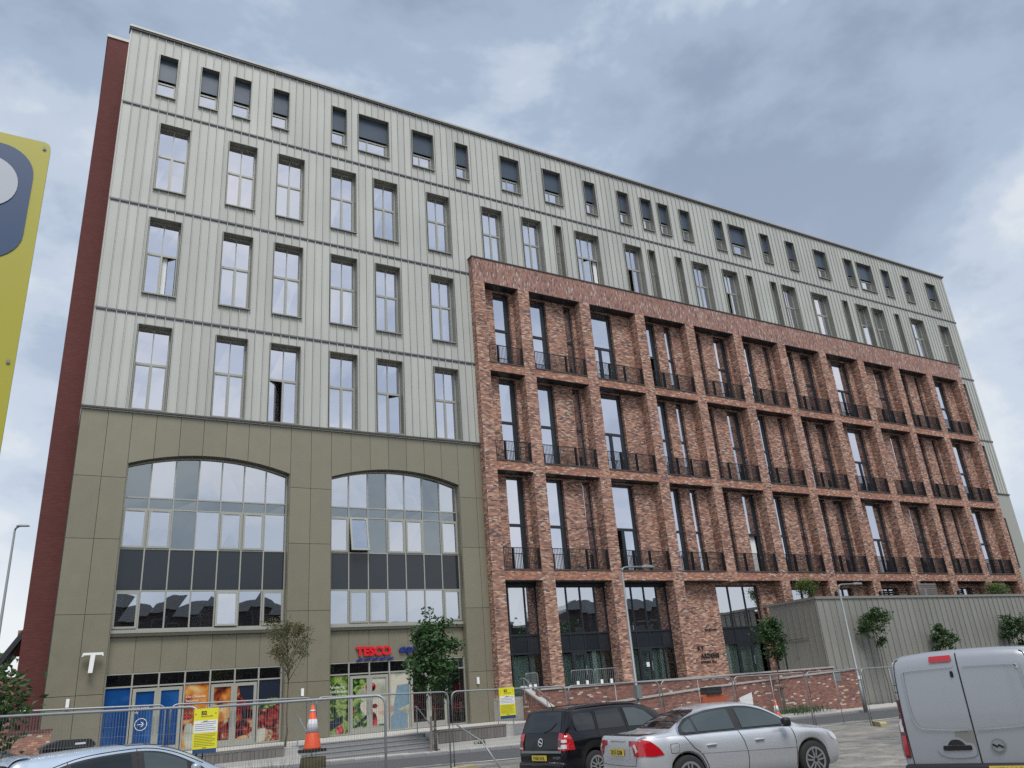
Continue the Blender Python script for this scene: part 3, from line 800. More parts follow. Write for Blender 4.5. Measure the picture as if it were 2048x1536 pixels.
M['p_toast'] = poster_mat('poster_toast', 1.3, [(0.30, (0.03, 0.012, 0.012)), (0.40, (0.25, 0.05, 0.015)), (0.48, (0.52, 0.20, 0.04)), (0.56, (0.55, 0.36, 0.16)), (0.68, (0.60, 0.47, 0.30))], 0.7, 4.2)
M['p_jam'] = poster_mat('poster_jam', 2.2, [(0.32, (0.012, 0.008, 0.014)), (0.42, (0.10, 0.008, 0.012)), (0.50, (0.28, 0.02, 0.015)), (0.56, (0.20, 0.10, 0.05)), (0.62, (0.45, 0.36, 0.20)), (0.72, (0.05, 0.08, 0.06))], 1.2, 9.1)
M['p_leaf'] = poster_mat('poster_leaf', 2.4, [(0.32, (0.008, 0.018, 0.010)), (0.44, (0.03, 0.075, 0.02)), (0.52, (0.13, 0.22, 0.04)), (0.60, (0.30, 0.36, 0.12)), (0.7, (0.09, 0.14, 0.08))], 1.6, 2.7, 5.0)
M['p_cream'] = poster_mat('poster_cream', 1.1, [(0.30, (0.24, 0.24, 0.18)), (0.5, (0.46, 0.48, 0.40)), (0.62, (0.50, 0.42, 0.33)), (0.72, (0.35, 0.15, 0.10))], 0.4, 6.6)
M['p_red'] = poster_mat('poster_red', 3.0, [(0.34, (0.02, 0.008, 0.012)), (0.47, (0.20, 0.006, 0.015)), (0.56, (0.42, 0.012, 0.03)), (0.66, (0.5, 0.16, 0.14))], 0.8, 3.3)
M['p_plaid'] = simple('poster_plaid', (0.16, 0.24, 0.30), 0.2, 0, 0.35, 7)
M['p_navy'] = simple('poster_navy', (0.014, 0.02, 0.035), 0.2)
M['print_white'] = simple('white_print', (0.70, 0.73, 0.76), 0.4)
M['print_red'] = simple('sign_red', (0.62, 0.012, 0.02), 0.3, spec=0.5)
M['print_blue'] = simple('sign_blue', (0.012, 0.02, 0.23), 0.3)
M['print_black'] = simple('black_print', (0.012, 0.012, 0.014), 0.5)

SH0, SHT, SH1 = PZ + 0.02, 1.58, 2.06
def ellipse(cx, cz, rx, rz, rot=0, n=20):
    return [(cx + rx * math.cos(t) * math.cos(rot) - rz * math.sin(t) * math.sin(rot), cz + rx * math.cos(t) * math.sin(rot) + rz * math.sin(t) * math.cos(rot)) for t in [2 * math.pi * i / n for i in range(n)]]
def clip_poly(pts, x0, x1, z0, z1):
    for ax, lim, keep in ((0, x0, 1), (0, x1, -1), (1, z0, 1), (1, z1, -1)):
        out = []
        for i, p in enumerate(pts):
            q = pts[(i + 1) % len(pts)]
            ip, iq = (p[ax] - lim) * keep >= 0, (q[ax] - lim) * keep >= 0
            if ip: out.append(p)
            if ip != iq:
                t = (lim - p[ax]) / (q[ax] - p[ax]); out.append((p[0] + t * (q[0] - p[0]), p[1] + t * (q[1] - p[1])))
        pts = out
        if not pts: return []
    return pts
for ai, (a, b) in enumerate(ARCH):
    mx = [a + 0.03 + (b - a - 0.06) * i / 7 for i in range(8)]
    fr = MB()
    for i, x in enumerate(mx):
        x = min(max(x, a + 0.06), b - 0.06)
        fr.box(x - 0.03, x + 0.03, 38.34, 38.46, SH0, SH1 + 0.04)
    fr.box(a + 0.03, b - 0.03, 38.345, 38.455, SH1, SH1 + 0.045)
    fr.box(a + 0.03, b - 0.03, 38.345, 38.455, SHT - 0.03, SHT + 0.03)
    fr.box(a + 0.03, b - 0.03, 38.345, 38.455, SH0, SH0 + 0.06)
    shop = fr.build('shopfront', M['champagne'], B, fix=False)
    doors = [1, 4]
    base = [['p_blue', 'p_blue', 'p_blue', 'p_toast', 'p_toast', 'p_jam', 'p_jam'], ['p_leaf', 'p_leaf', 'p_cream', 'p_cream', 'p_leaf', 'p_red', 'p_red']][ai]
    for i in range(7):
        x0, x1 = mx[i] + 0.032, mx[i + 1] - 0.032
        pane_quad(MB(), x0, x1, SHT + 0.03, SH1, 38.40).build('pane', M['glass_green'], shop, fix=False)
        z0, z1 = SH0 + 0.06, SHT - 0.03
        if i in doors or i - 1 in doors:
            l = i in doors
            d = MB()
            xa, xb = (x0 + 0.03, x1 + 0.032) if l else (x0 - 0.032, x1 - 0.03)
            d.frame(xa, xb, z0, z1 - 0.06, 38.35, 38.42, 0.13 if True else 0, 0.2)
            door = d.build('door', M['champagne'], shop, fix=False)
            ix0, ix1, iz0, iz1 = xa + 0.13, xb - 0.13, z0 + 0.2, z1 - 0.19
            MB().box(xb - 0.10 if l else xa + 0.07, xb - 0.07 if l else xa + 0.10, 38.30, 38.325, z0 + 0.75, z0 + 1.35).build('handle', M['galv'], door, fix=False)
            par = door
        else:
            ix0, ix1, iz0, iz1 = x0, x1, z0, z1
            par = shop
        if ai == 1 and i >= 4:
            pane_quad(MB(), ix0, ix1, iz0, iz1, 38.40).build('pane', M['glass_shop'], par, fix=False)
            goods = MB()
            for k in range(9):
                gx, gz_, gr = random.uniform(ix0, ix1), random.uniform(iz0, iz1 - 0.7), random.uniform(0.1, 0.26)
                e_ = clip_poly(ellipse(gx, gz_, gr, gr * random.uniform(.7, 1.3)), ix0, ix1, iz0, iz1)
                if len(e_) > 2: goods.prism(e_, 38.55 + 0.01 * k, 38.56 + 0.01 * k, 'y')
            goods.build('window_display', M['p_red'], par)
        else:
            mb = MB(); pane_quad(mb, ix0, ix1, iz0, iz1, 38.40, 0.002); mb.build('poster', M[base[i]], par, fix=False)
            # large printed shapes running on across the lights
            shapes = []
            if ai == 0 and i in (3, 4, 5, 6):
                shapes = [('p_toast', ellipse(6.9, 0.75, 1.15, 0.95)), ('p_jam', ellipse(7.9, -0.45, 1.0, 0.55, 0.3)), ('p_cream', ellipse(6.35, -0.75, 0.28, 0.8, 0.25)), ('p_navy', ellipse(9.2, 1.2, 1.0, 0.7)), ('p_leaf', ellipse(9.35, 0.55, 0.65, 0.2, 0.2)), ('p_cream', ellipse(9.1, -0.75, 0.45, 0.28, 0.4)), ('p_toast', ellipse(8.2, -0.95, 0.5, 0.2, 0.5))]
            if ai == 1 and i <= 3:
                shapes = [('p_cream', ellipse(14.4, 0.75, 0.85, 0.62, -0.35)), ('p_red', ellipse(14.25, 0.95, 0.26, 0.22)), ('p_leaf', ellipse(13.5, 1.2, 0.55, 0.4)), ('p_plaid', [(15.35, -0.2), (16.2, 0.1), (16.2, 1.0), (15.6, 0.95)]), ('p_cream', ellipse(14.7, -0.3, 1.1, 0.42, -0.5)), ('p_plaid', [(15.1, -1.05), (16.1, -1.05), (16.1, -0.35), (15.55, -0.1), (15.2, -0.5)]), ('p_red', ellipse(14.45, 0.1, 0.14, 0.1)), ('p_red', ellipse(14.35, -0.55, 0.22, 0.4)), ('p_leaf', ellipse(14.75, -0.85, 0.22, 0.16)), ('p_navy', [(13.1, -1.0), (13.2, -1.0), (14.2, -0.3), (14.15, -0.15)]), ('p_red', ellipse(13.25, 0.0, 0.2, 0.2)), ('p_navy', [(12.2, -0.45), (12.2, -0.85), (12.9, -0.5), (12.9, -0.2)]), ('p_red', ellipse(12.75, -0.85, 0.18, 0.25))]
            for sj, (mn, pts) in enumerate(shapes):
                cp = clip_poly(pts, ix0 + 0.002, ix1 - 0.002, iz0 + 0.002, iz1 - 0.002)
                if len(cp) > 2:
                    MB().poly([(p[0], 38.393 - 0.0012 * sj, p[1]) for p in cp]).build('print', M[mn], par, fix=False)
# lettering and marks on the shop glass
text_on_wall('lettering', 'Entrance', 3.98, 38.385, 0.72, 0.17, M['print_white'], B, 0.004)
text_on_wall('lettering', 'only', 3.98, 38.385, 0.53, 0.13, M['print_white'], B, 0.004)
ring = MB()
for i in range(32):
    t0, t1 = 2 * math.pi * i / 32, 2 * math.pi * (i + 1) / 32
    ring.poly([(4.33 + 0.24 * math.cos(t0), 38.385, 0.1 + 0.24 * math.sin(t0)), (4.33 + 0.24 * math.cos(t1), 38.385, 0.1 + 0.24 * math.sin(t1)), (4.33 + 0.215 * math.cos(t1), 38.385, 0.1 + 0.215 * math.sin(t1)), (4.33 + 0.215 * math.cos(t0), 38.385, 0.1 + 0.215 * math.sin(t0))])
ring.box(4.2, 4.44, 38.383, 38.386, 0.088, 0.112)
ring.prism([(4.36, 0.2), (4.46, 0.1), (4.36, 0.0), (4.335, 0.02), (4.41, 0.1), (4.335, 0.18)], 38.383, 38.386, 'y')
ring.build('arrow_mark', M['print_white'], B)
for k, t_ in enumerate(('Partnering', 'with British', 'farmers')):
    text_on_wall('lettering', t_, 12.23, 38.37, 0.98 - 0.2 * k, 0.175, M['print_white'], B, 0.004)
for k, t_ in enumerate(('Our Christmas', 'favourites')):
    text_on_wall('lettering', t_, 6.0, 38.37, 1.0 - 0.16 * k, 0.13, M['print_white'], B, 0.004)
fl = MB(); fl.box(5.93, 6.25, 38.374, 38.376, 0.16, 0.36); fl.build('flag_print', M['p_navy'], B, fix=False)
fl = MB(); fl.box(5.93, 6.25, 38.370, 38.372, 0.24, 0.28); fl.box(6.07, 6.11, 38.370, 38.372, 0.16, 0.36)
for s_ in (1, -1):
    fl.prism([(5.93, 0.26 - s_ * .1), (5.96, 0.26 - s_ * .1), (6.25, 0.26 + s_ * .1), (6.22, 0.26 + s_ * .1)], 38.3725, 38.3735, 'y')
fl.build('flag_print', M['print_red'], B, fix=False)
# fascia lettering
SG = thing('shop_sign', 'red and blue lettered shop sign above the right shop doors', 'shop sign', (15, 38.3, 2.1), absolute=True)
text_on_wall('letters', 'TESCO', 13.52, 38.29, 2.38, 0.55, M['print_red'], SG, 0.09, bold=0.03, wid=1.03)
text_on_wall('letters', 'express', 15.68, 38.29, 2.46, 0.46, M['print_blue'], SG, 0.09, bold=0.018, shear=0.25)
for i in range(5):
    x0 = 13.5 + 0.385 * i
    mb = MB(); mb.prism([(x0, 2.14), (x0 + 0.12, 2.235), (x0 + 0.37, 2.265), (x0 + 0.27, 2.165)], 38.25, 38.335, 'y'); mb.build('stroke', M['print_blue'], SG)
# projecting white T sign with curved serifs
TS = thing('projecting_sign', 'white T-shaped projecting sign on the left olive pier', 'sign', (2.2, 37.9, 2.2), absolute=True)
tb = MB(); tb.prism([(2.13, 2.16), (2.29, 2.16), (2.33, 2.84), (2.56, 2.84), (2.60, 2.79), (2.63, 2.80), (2.61, 2.93), (1.89, 2.93), (1.85, 2.79), (1.88, 2.78), (1.93, 2.84), (2.16, 2.84)], 37.62, 37.78, 'y'); tb.build('letter', M['white_paint'], TS)
tb = MB(); tb.box(2.16, 2.26, 37.78, 37.98, 2.3, 2.4); tb.box(2.18, 2.28, 37.78, 37.98, 2.75, 2.85); tb.build('bracket', M['olive_trim'], TS, fix=False)
for x_, z_, lb in ((1.55, 0.92, 'small white wall light on the left olive pier'), (10.85, 0.75, 'small white wall light on the olive pier between the shopfronts'), (19.75, 0.75, 'small white wall light on the olive pier beside the brick')):
    t = thing('wall_light', lb, 'wall light', (x_, 37.98, z_), absolute=True, group='wall lights on the olive piers')
    MB().box(x_ - 0.06, x_ + 0.06, 37.86, 37.95, z_, z_ + 0.32).build('housing', M['white_paint'], t, fix=False)
    MB().box(x_ - 0.03, x_ + 0.03, 37.95, 37.978, z_ + 0.05, z_ + 0.25).build('back_plate', M['galv_dull'], t, fix=False)

# ------------------------------------------------------------------ brick bays
YF, YW = 37.5, 38.2
PIERS = [(20.74, 21.5), (23.88, 24.68), (28.58, 29.38), (33.2, 34.0), (37.75, 38.55), (42.45, 43.27), (47.1, 47.92), (51.8, 52.62), (56.5, 57.3), (61.17, 61.98), (65.87, 66.7), (70.5, 71.3)]
LEV = [(5.82, 6.36), (11.93, 12.47), (17.98, 18.50)]      # beams
TOPZ0, TOPZ1 = 23.85, 25.48
for i, (a, b) in enumerate(PIERS):
    z0 = 5.78 if i == 4 else (-2.3 if i else PZ)
    MB().box(a, b, YF, 38.34, z0, TOPZ0 - 0.004).build('pier', M['brick'], B, fix=False)
par = MB(); par.box(BRX0, BRX1, YF, 38.6, TOPZ0, TOPZ1); par.build('parapet', M['brick_soldier'], B, fix=False)
MB().box(BRX0 - 0.06, BRX1 + 0.06, YF - 0.05, 38.02, TOPZ1 + 0.002, TOPZ1 + 0.07).build('parapet_coping', M['flash'], B, fix=False)
W_ = {0: [(22.42, 23.60, 'w')], 1: [(24.95, 26.33, 'w'), (27.72, 28.35, 's')], 2: [(29.6, 31.62, 'd')], 3: [(34.1, 35.42, 'w'), (36.27, 36.88, 's')],
      4: [(38.95, 39.72, 's'), (41.0, 42.25, 'w')], 5: [(43.5, 44.82, 'w'), (46.15, 46.78, 's')], 6: [(48.75, 49.45, 's'), (50.3, 51.55, 'w')],
      7: [(54.0, 55.95, 'd')], 8: [(59.3, 60.75, 'w')], 9: [(63.1, 63.8, 's'), (65.0, 65.6, 's')], 10: [(67.65, 69.3, 'w')]}
ZF = [6.36, 12.47, 18.50]
ZH = [11.82, 17.88, 23.75]
def brick_window(x0, x1, z0, z1, kind, opened=False):
    f = MB(); y0, y1 = 38.40, 38.49
    f.frame(x0, x1, z0, z1, y0, y1, 0.075, 0.05)
    zt = z0 + 2.62
    f.box(x0 + 0.075, x1 - 0.075, y0 - 0.02, y1, zt - 0.08, zt + 0.08)
    w = f.build('window', M['anthracite'], B, fix=False)
    xs_ = [(x0 + 0.07, x1 - 0.07)]
    if kind == 'w':
        xv = x1 - 0.075 - 0.24
        MB().box(xv, x1 - 0.075, y0 - 0.005, y1 - 0.01, z0 + 0.05, zt - 0.08).build('vent_panel', M['anthracite'], w, fix=False)
        MB().box(xv, x1 - 0.075, y0 + 0.004, y1 - 0.01, zt + 0.08, z1 - 0.075).build('vent_panel', M['anthracite'], w, fix=False)
        lo = [(x0 + 0.07, xv + 0.003)]; up = lo
    elif kind == 'd':
        m_ = (x0 + x1) / 2 - 0.1
        db = MB(); db.box(m_ - 0.11, m_ + 0.11, y0 - 0.01, y1 - 0.01, z0 + 0.05, zt - 0.08); db.box(x1 - 0.3, x1 - 0.075, y0 - 0.01, y1 - 0.01, z0 + 0.05, zt - 0.08)
        db.build('door_stile', M['anthracite'], w, fix=False)
        lo = [(x0 + 0.07, m_ - 0.1), (m_ + 0.1, x1 - 0.3)]; up = [(x0 + 0.07, x1 - 0.25)]
        MB().box(x1 - 0.253, x1 - 0.075, y0 + 0.004, y1 - 0.01, zt + 0.08, z1 - 0.075).build('vent_panel', M['anthracite'], w, fix=False)
    else:
        lo = up = xs_
    for j, (p, q) in enumerate(lo):
        if opened and j == 0:
            pane_quad(MB(), p, q, z0 + 0.05, zt - 0.08, 38.44, rot=R(38), hinge='l').build('pane', M['glass'], w, fix=False)
        else:
            pane_quad(MB(), p, q, z0 + 0.045, zt - 0.075, 38.44).build('pane', M['glass'], w, fix=False)
        if kind != 's': MB().box(q - 0.05, q - 0.02, 38.35, 38.375, z0 + 1.0, z0 + 1.18).build('handle', M['galv'], w, fix=False)
    if kind != 's' and random.random() < 0.4:
        cw_ = random.choice((0.3, 0.45, 0.9)); p, q = up[0]
        MB().grid(lambda u, v: (p + 0.03 + u * (q - p) * cw_, 38.58 + 0.02 * math.sin(u * 28), z0 + 0.1 + v * (z1 - z0 - 0.3)), 14, 1).build('curtain', M['curtain'], w, smooth=True, fix=False)
    for p, q in up:
        pane_quad(MB(), p, q, zt + 0.075, z1 - 0.07, 38.44).build('pane', M['glass'], w, fix=False)
for li in range(3):
    for bi in range(11):
        x0, x1 = PIERS[bi][1], PIERS[bi + 1][0]
        z0, z1 = LEV[li]
        MB().box(x0 + 0.001, x1 - 0.001, YF + 0.012, 38.46, z0, z1).build('beam', M['brick_warm'], B, fix=False)
        MB().box(x0 + 0.003, x1 - 0.003, YF + 0.06, 38.45, z0 - 0.035, z0 - 0.003).build('soffit', M['anthracite'], B, fix=False)
        if li == 2: MB().box(x0 + 0.003, x1 - 0.003, YF + 0.06, 38.45, TOPZ0 - 0.04, TOPZ0 - 0.007).build('soffit', M['anthracite'], B, fix=False)
        # infill brick wall with its openings
        mb = MB()
        wall_holes(mb, x0 - 0.05, x1 + 0.05, ZF[li], (LEV[li + 1][0] if li < 2 else TOPZ0) - 0.045, [(p, q, ZF[li] + 0.02, ZH[li]) for p, q, _ in W_[bi]], YW, 38.47)
        mb.build('infill_wall', M['brick'], B, fix=False)
        for wi, (p, q, kd) in enumerate(W_[bi]):
            brick_window(p, q, ZF[li] + 0.02, ZH[li], kd, opened=(bi, li) in ((2, 0), (4, 0), (3, 2)) and kd != 's')
        # balcony edge plate and railing
        MB().box(x0 + 0.002, x1 - 0.002, YF - 0.03, YW - 0.01, z1 + 0.003, z1 + 0.06).build('balcony_edge', M['flash'], B, fix=False)
        rl = MB(); yr = YF + 0.10; zb, zt = z1 + 0.10, z1 + 1.24
        rl.box(x0 + 0.01, x1 - 0.01, yr - 0.025, yr + 0.025, zt - 0.03, zt); rl.box(x0 + 0.01, x1 - 0.01, yr - 0.012, yr + 0.012, zb, zb + 0.012)
        n = int((x1 - x0) / 0.098)
        for k in range(1, n):
            xx = x0 + (x1 - x0) * k / n
            rl.box(xx - 0.009, xx + 0.009, yr - 0.014, yr + 0.014, zb + 0.012, zt - 0.012)
        for k in (0.0, 0.29, 0.62, 1.0):
            xx = x0 + 0.03 + (x1 - x0 - 0.06) * k
            rl.box(xx - 0.014, xx + 0.014, yr - 0.06, yr + 0.17, z1 + 0.062, zt - 0.013)
        rl.build('balcony_railing', M['rail'], B, fix=False)
# ground floor of the brick bays
def gf_glazing(xs_, z0, door=None, big=False):
    f = MB(); y0, y1 = 38.38, 38.47
    x0, x1 = xs_[0], xs_[-1]
    ztop = 5.62
    f.frame(x0, x1, z0, ztop, y0, y1, 0.07)
    for z_ in (2.10, 3.04): f.box(x0 + 0.07, x1 - 0.07, y0 - 0.01, y1, z_ - 0.05, z_ + 0.05)
    for x_ in xs_[1:-1]: f.box(x_ - 0.032, x_ + 0.032, y0 - 0.012, y1 + 0.002, z0 + 0.07, ztop - 0.07)
    w = f.build('window', M['anthracite'], B, fix=False)
    for i, (p, q) in enumerate(zip(xs_, xs_[1:])):
        p += 0.03; q -= 0.03
        pane_quad(MB(), p, q, 3.08, ztop - 0.06, 38.43, 0.006).build('pane', M['glass_cool'], w, fix=False)
        MB().box(p, q, 38.41, 38.44, 2.14, 3.0).build('spandrel_panel', M['spandrel'], w, fix=False)
        if door and i == door:
            d = MB(); d.frame(p, q, z0 + 0.04, 2.06, 38.35, 38.43, 0.16, 0.22); dd = d.build('door', M['anthracite'], w, fix=False)
            pane_quad(MB(), p + 0.15, q - 0.15, z0 + 0.25, 1.91, 38.40).build('pane', M['glass_shop'], dd, fix=False)
            MB().box(q - 0.1, q - 0.06, 38.30, 38.34, z0 + 0.8, z0 + 1.3).build('handle', M['galv'], dd, fix=False)
        else:
            pane_quad(MB(), p, q, z0 + 0.06, 2.06, 38.43).build('pane', M['glass_shop'], w, fix=False)
    return w
def gf_head(x0, x1):
    MB().box(x0, x1, 38.25, 38.46, 5.62, 5.78).build('head_panel', M['anthracite'], B, fix=False)
M['lobby'] = simple('pale_lobby_wall', (0.42, 0.50, 0.47), 0.8, 0, 0.12, 0.9)
gf_glazing([21.55, 22.1, 23.15, 23.88], PZ + 0.02); gf_head(21.5, 23.88)
gf_glazing([24.7, 25.9, 26.85, 27.85, 28.58], 0.02, 1); gf_head(24.68, 28.58)
gf_glazing([29.4, 30.55, 31.5, 32.45, 33.2], 0.02, 1); gf_head(29.38, 33.2)
mb = MB(); wall_holes(mb, 34.0, 42.45, 0.0, 5.78, [(37.2, 41.0, 0.02, 5.64)], YW, 38.47); mb.build('infill_wall', M['brick'], B, fix=False)
gf_glazing([37.22, 37.3, 38.4, 39.75, 40.98], 0.02, 2)
mb = MB()
for a, b in ((21.6, 23.8), (24.8, 28.5), (29.5, 33.1), (37.3, 40.9)):
    mb.box(a, b, 38.9, 39.0, PZ, 2.0)
mb.build('lobby_wall', M['lobby'], B, fix=False)
mb = MB()
for x_ in (37.6, 27.4, 32.3): mb.box(x_, x_ + 0.28, 38.6, 38.85, 0.0, 5.6)
mb.build('lobby_column', M['white_paint'], B, fix=False)
for bi in range(5, 11):
    x0, x1 = PIERS[bi][1], PIERS[bi + 1][0]
    ws = [(x0 + 0.55, x0 + 2.9)] if bi % 2 else [(x0 + 0.3, x0 + 2.4)]
    mb = MB(); wall_holes(mb, x0, x1, 2.0, 5.78, [(ws[0][0], ws[0][1], 3.0, 5.4)], YW, 38.47); mb.build('infill_wall', M['brick'], B, fix=False)
    f = MB(); a, b = ws[0]; f.frame(a, b, 3.0, 5.4, 38.38, 38.46, 0.07); m_ = a + 0.6 * (b - a); f.box(m_ - 0.05, m_ + 0.05, 38.37, 38.45, 3.07, 5.33)
    w = f.build('window', M['anthracite'], B, fix=False)
    for p, q in ((a + 0.06, m_ - 0.04), (m_ + 0.04, b - 0.06)): pane_quad(MB(), p, q, 3.06, 5.34, 38.42, 0.008).build('pane', M['glass_cool'], w, fix=False)
# olive end bay below the metal on the far right
mb = MB(); wall_holes(mb, 71.31, 74.18, PZ, 13.4, [(71.35, 72.5, 7.0, 11.3), (71.35, 72.5, 1.0, 5.3)], 37.98, 38.05); mb.build('end_panel', M['champagne'], B, fix=False)
for z_ in (7.0, 1.0):
    f = MB(); f.frame(71.35, 72.5, z_, z_ + 4.3, 38.1, 38.3, 0.06); w = f.build('window', M['surround'], B, fix=False)
    pane_quad(MB(), 71.4, 72.45, z_ + 0.05, z_ + 4.25, 38.24).build('pane', M['glass'], w, fix=False)
MB().box(71.32, 74.22, 37.9, 38.06, 13.41, 13.5).build('cornice', M['flash'], B, fix=False)
# entrance lettering on the brick
ES = thing('entrance_lettering', 'dark metal building name letters on the brick wall by the entrance', 'sign', (35.8, 38.18, 1.1), absolute=True)
text_on_wall('letters', 'KY', 34.90, 38.165, 1.78, 0.36, M['print_black'], ES, 0.03, bold=0.012, space=1.15)
text_on_wall('letters', 'ARDENS', 35.08, 38.165, 1.32, 0.36, M['print_black'], ES, 0.03, bold=0.012, space=1.12)
text_on_wall('letters', 'SPINNERS WAY', 35.02, 38.165, 1.04, 0.17, M['print_black'], ES, 0.02, bold=0.004, space=1.1)
text_on_wall('letters', 'RECEPTION', 35.7, 38.165, 2.88, 0.17, M['print_black'], ES, 0.02, bold=0.006, space=1.1)
MB().box(36.4, 36.66, 38.17, 38.198, 3.75, 4.0).build('air_brick', M['brick_warm'], B, fix=False)
for x_, wl_ in ((47.6, 'first from the left lamp, on the pier near the lime shrub'), (52.3, 'second along the annex roof'), (57.0, 'third along the annex roof, left of the timber screen'), (61.7, 'fourth along the annex roof, right of the timber screen')):
    t = thing('wall_lantern', 'small dark wall lantern, ' + wl_, 'wall light', (x_, YF, 5.0), absolute=True, group='wall lanterns on the brick piers')
    MB().lathe([(0.02, 0), (0.09, 0.06), (0.09, 0.3), (0.03, 0.36)], (x_ - 0.1, YF - 0.12, 4.75), 10).build('shade', M['anthracite'], t, fix=False)
    MB().box(x_ - 0.13, x_ - 0.07, YF - 0.06, YF - 0.002, 4.85, 5.0).build('arm', M['anthracite'], t, fix=False)

# ------------------------------------------------------------------ metal-clad annex with roof terrace
AN = thing('metal_clad_annex', 'low annex clad in ribbed olive-grey metal in front of the brick bays', 'annex', (53, 36, -2.2), absolute=True)
AX0, AX1, AY0 = 41.14, 74.0, 34.0
MB().box(AX0 + 0.06, AX1, AY0 + 0.06, 37.4, -2.6, 4.1).build('core', M['membrane'], AN, fix=False)
pitch = 0.585
me_pan = MB().box(0.008, pitch - 0.008, -0.02, 0.055, -2.5, 4.16).box(-0.018, 0.022, -0.065, 0.05, -2.5, 4.16).mesh('annex_panel', M['annex'], fix=False)
n = int((AX1 - AX0) / pitch)
for i in range(n):
    o = link('cladding_panel', me_pan, AN)
    o.location = (AX0 + i * pitch, AY0, 0)
n = int((38.15 - AY0) / 0.47)
for i in range(n):
    y0 = AY0 + 0.02 + i * 0.47
    mb = MB()
    dz = 2.02 if 35.2 < y0 + 0.2 < 37.1 else -2.5
    mb.box(AX0 - 0.02, AX0 + 0.05, y0 + 0.008, y0 + 0.462, dz, 4.16); mb.box(AX0 - 0.065, AX0 + 0.05, y0 - 0.018, y0 + 0.022, dz, 4.16)
    mb.build('cladding_panel', M['annex'], AN, fix=False)
for y0, y1 in ((35.2, 36.14), (36.16, 37.1)):
    d = MB().box(AX0 - 0.012, AX0 + 0.04, y0, y1, 0.02, 1.9).build('door', M['annex'], AN, fix=False)
    MB().box(AX0 - 0.05, AX0 - 0.013, y1 - 0.12 if y0 < 36 else y0 + 0.08, y1 - 0.08 if y0 < 36 else y0 + 0.12, 0.95, 1.1).build('handle', M['galv'], d, fix=False)
mb = MB(); mb.box(AX0 - 0.05, AX0 + 0.05, 35.1, 37.2, 1.9, 2.0); mb.build('door_frame', M['surround'], AN, fix=False)
mb = MB(); mb.box(AX0 - 0.1, AX1, AY0 - 0.1, AY0 + 0.22, 4.17, 4.32); mb.box(AX0 - 0.1, AX0 + 0.22, AY0 + 0.221, 38.15, 4.17, 4.32); mb.build('coping', M['surround'], AN, fix=False)
MB().box(AX0 + 0.2, AX1, AY0 + 0.2, 37.45, 3.95, 4.1).build('roof', M['paving'], AN, fix=False)
for xs0, lab in ((57.7, 'woven timber screen standing on the annex roof left of the clear window'), (66.8, 'woven timber screen standing on the annex roof near the far shrub')):
    t = thing('garden_screen', lab, 'screen', (xs0, 36.6, 4.1), absolute=True, group='timber screens on the annex roof')
    for k in range(9): MB().box(xs0 - 2.2, xs0, 36.58 + 0.015 * (k % 2), 36.6 + 0.015 * (k % 2), 4.12 + 0.155 * k, 4.25 + 0.155 * k).build('slat', M['wood'], t, fix=False)
    for k in (0, 1, 2): MB().box(xs0 - 2.2 + 1.06 * k, xs0 - 2.12 + 1.06 * k, 36.62, 36.68, 4.1, 5.55).build('post', M['wood'], t, fix=False)
# ================================================================== street things
M['orange'] = simple('cone_orange', (0.72, 0.085, 0.018), 0.55, 0, 0.15, 9)
M['orange_dull'] = simple('barrier_orange', (0.42, 0.09, 0.03), 0.55, 0, 0.12, 5)
M['reflective'] = simple('reflective_sleeve', (0.66, 0.66, 0.70), 0.5, 0, 0.08, 15)
M['yellow'] = simple('sign_yellow', (0.72, 0.66, 0.025), 0.45, 0, 0.03, 5)
M['yellow_matt'] = simple('board_yellow', (0.43, 0.40, 0.055), 0.35, 0, 0.03, 1.5)
M['sign_blue_matt'] = simple('board_blue', (0.028, 0.066, 0.155), 0.4)
M['sign_pale'] = simple('board_pale', (0.47, 0.50, 0.56), 0.4)
M['print_grey'] = simple('grey_print', (0.30, 0.31, 0.36), 0.6)
M['print_olive'] = simple('olive_print', (0.26, 0.24, 0.02), 0.6)
M['bark'] = simple('bark', (0.11, 0.085, 0.055), 0.9, 0, 0.3, 14, 0.4)
M['moss'] = simple('mossy_bark', (0.055, 0.047, 0.02), 0.95, 0, 0.45, 11, 0.6)
M['block'] = simple('fence_block', (0.36, 0.31, 0.17), 0.9, 0, 0.2, 9, 0.2)

def foliage_mat(name, c1, c2):
    m, nd, lk, b = mat(name)
    g = nd.new('ShaderNodeNewGeometry')
    n = N(nd, 'ShaderNodeTexNoise', Scale=7.0, Detail=3.0); lk.new(g.outputs['Position'], n.inputs['Vector'])
    w = nd.new('ShaderNodeMath'); w.operation = 'MULTIPLY_ADD'; w.inputs[1].default_value = 0.5; w.inputs[2].default_value = 0.0
    lk.new(g.outputs['Random Per Island'], w.inputs[0])
    f = math_n(nd, lk, 'MULTIPLY_ADD', n.outputs['Fac'], 0.5, w.outputs[0], clamp=True)
    mx = nd.new('ShaderNodeMix'); mx.data_type = 'RGBA'; mx.inputs['A'].default_value = (*c1, 1); mx.inputs['B'].default_value = (*c2, 1)
    lk.new(f, mx.inputs['Factor']); lk.new(mx.outputs['Result'], b.inputs['Base Color'])
    b.inputs['Roughness'].default_value = 0.55
    t = nd.new('ShaderNodeBsdfTranslucent'); lk.new(mx.outputs['Result'], t.inputs['Color'])
    ms = nd.new('ShaderNodeMixShader'); ms.inputs['Fac'].default_value = 0.28
    lk.new(b.outputs[0], ms.inputs[1]); lk.new(t.outputs[0], ms.inputs[2]); lk.new(ms.outputs[0], nd['Material Output'].inputs['Surface'])
    return m
M['leaf_dark'] = foliage_mat('leaf_dark', (0.022, 0.055, 0.018), (0.06, 0.13, 0.038))
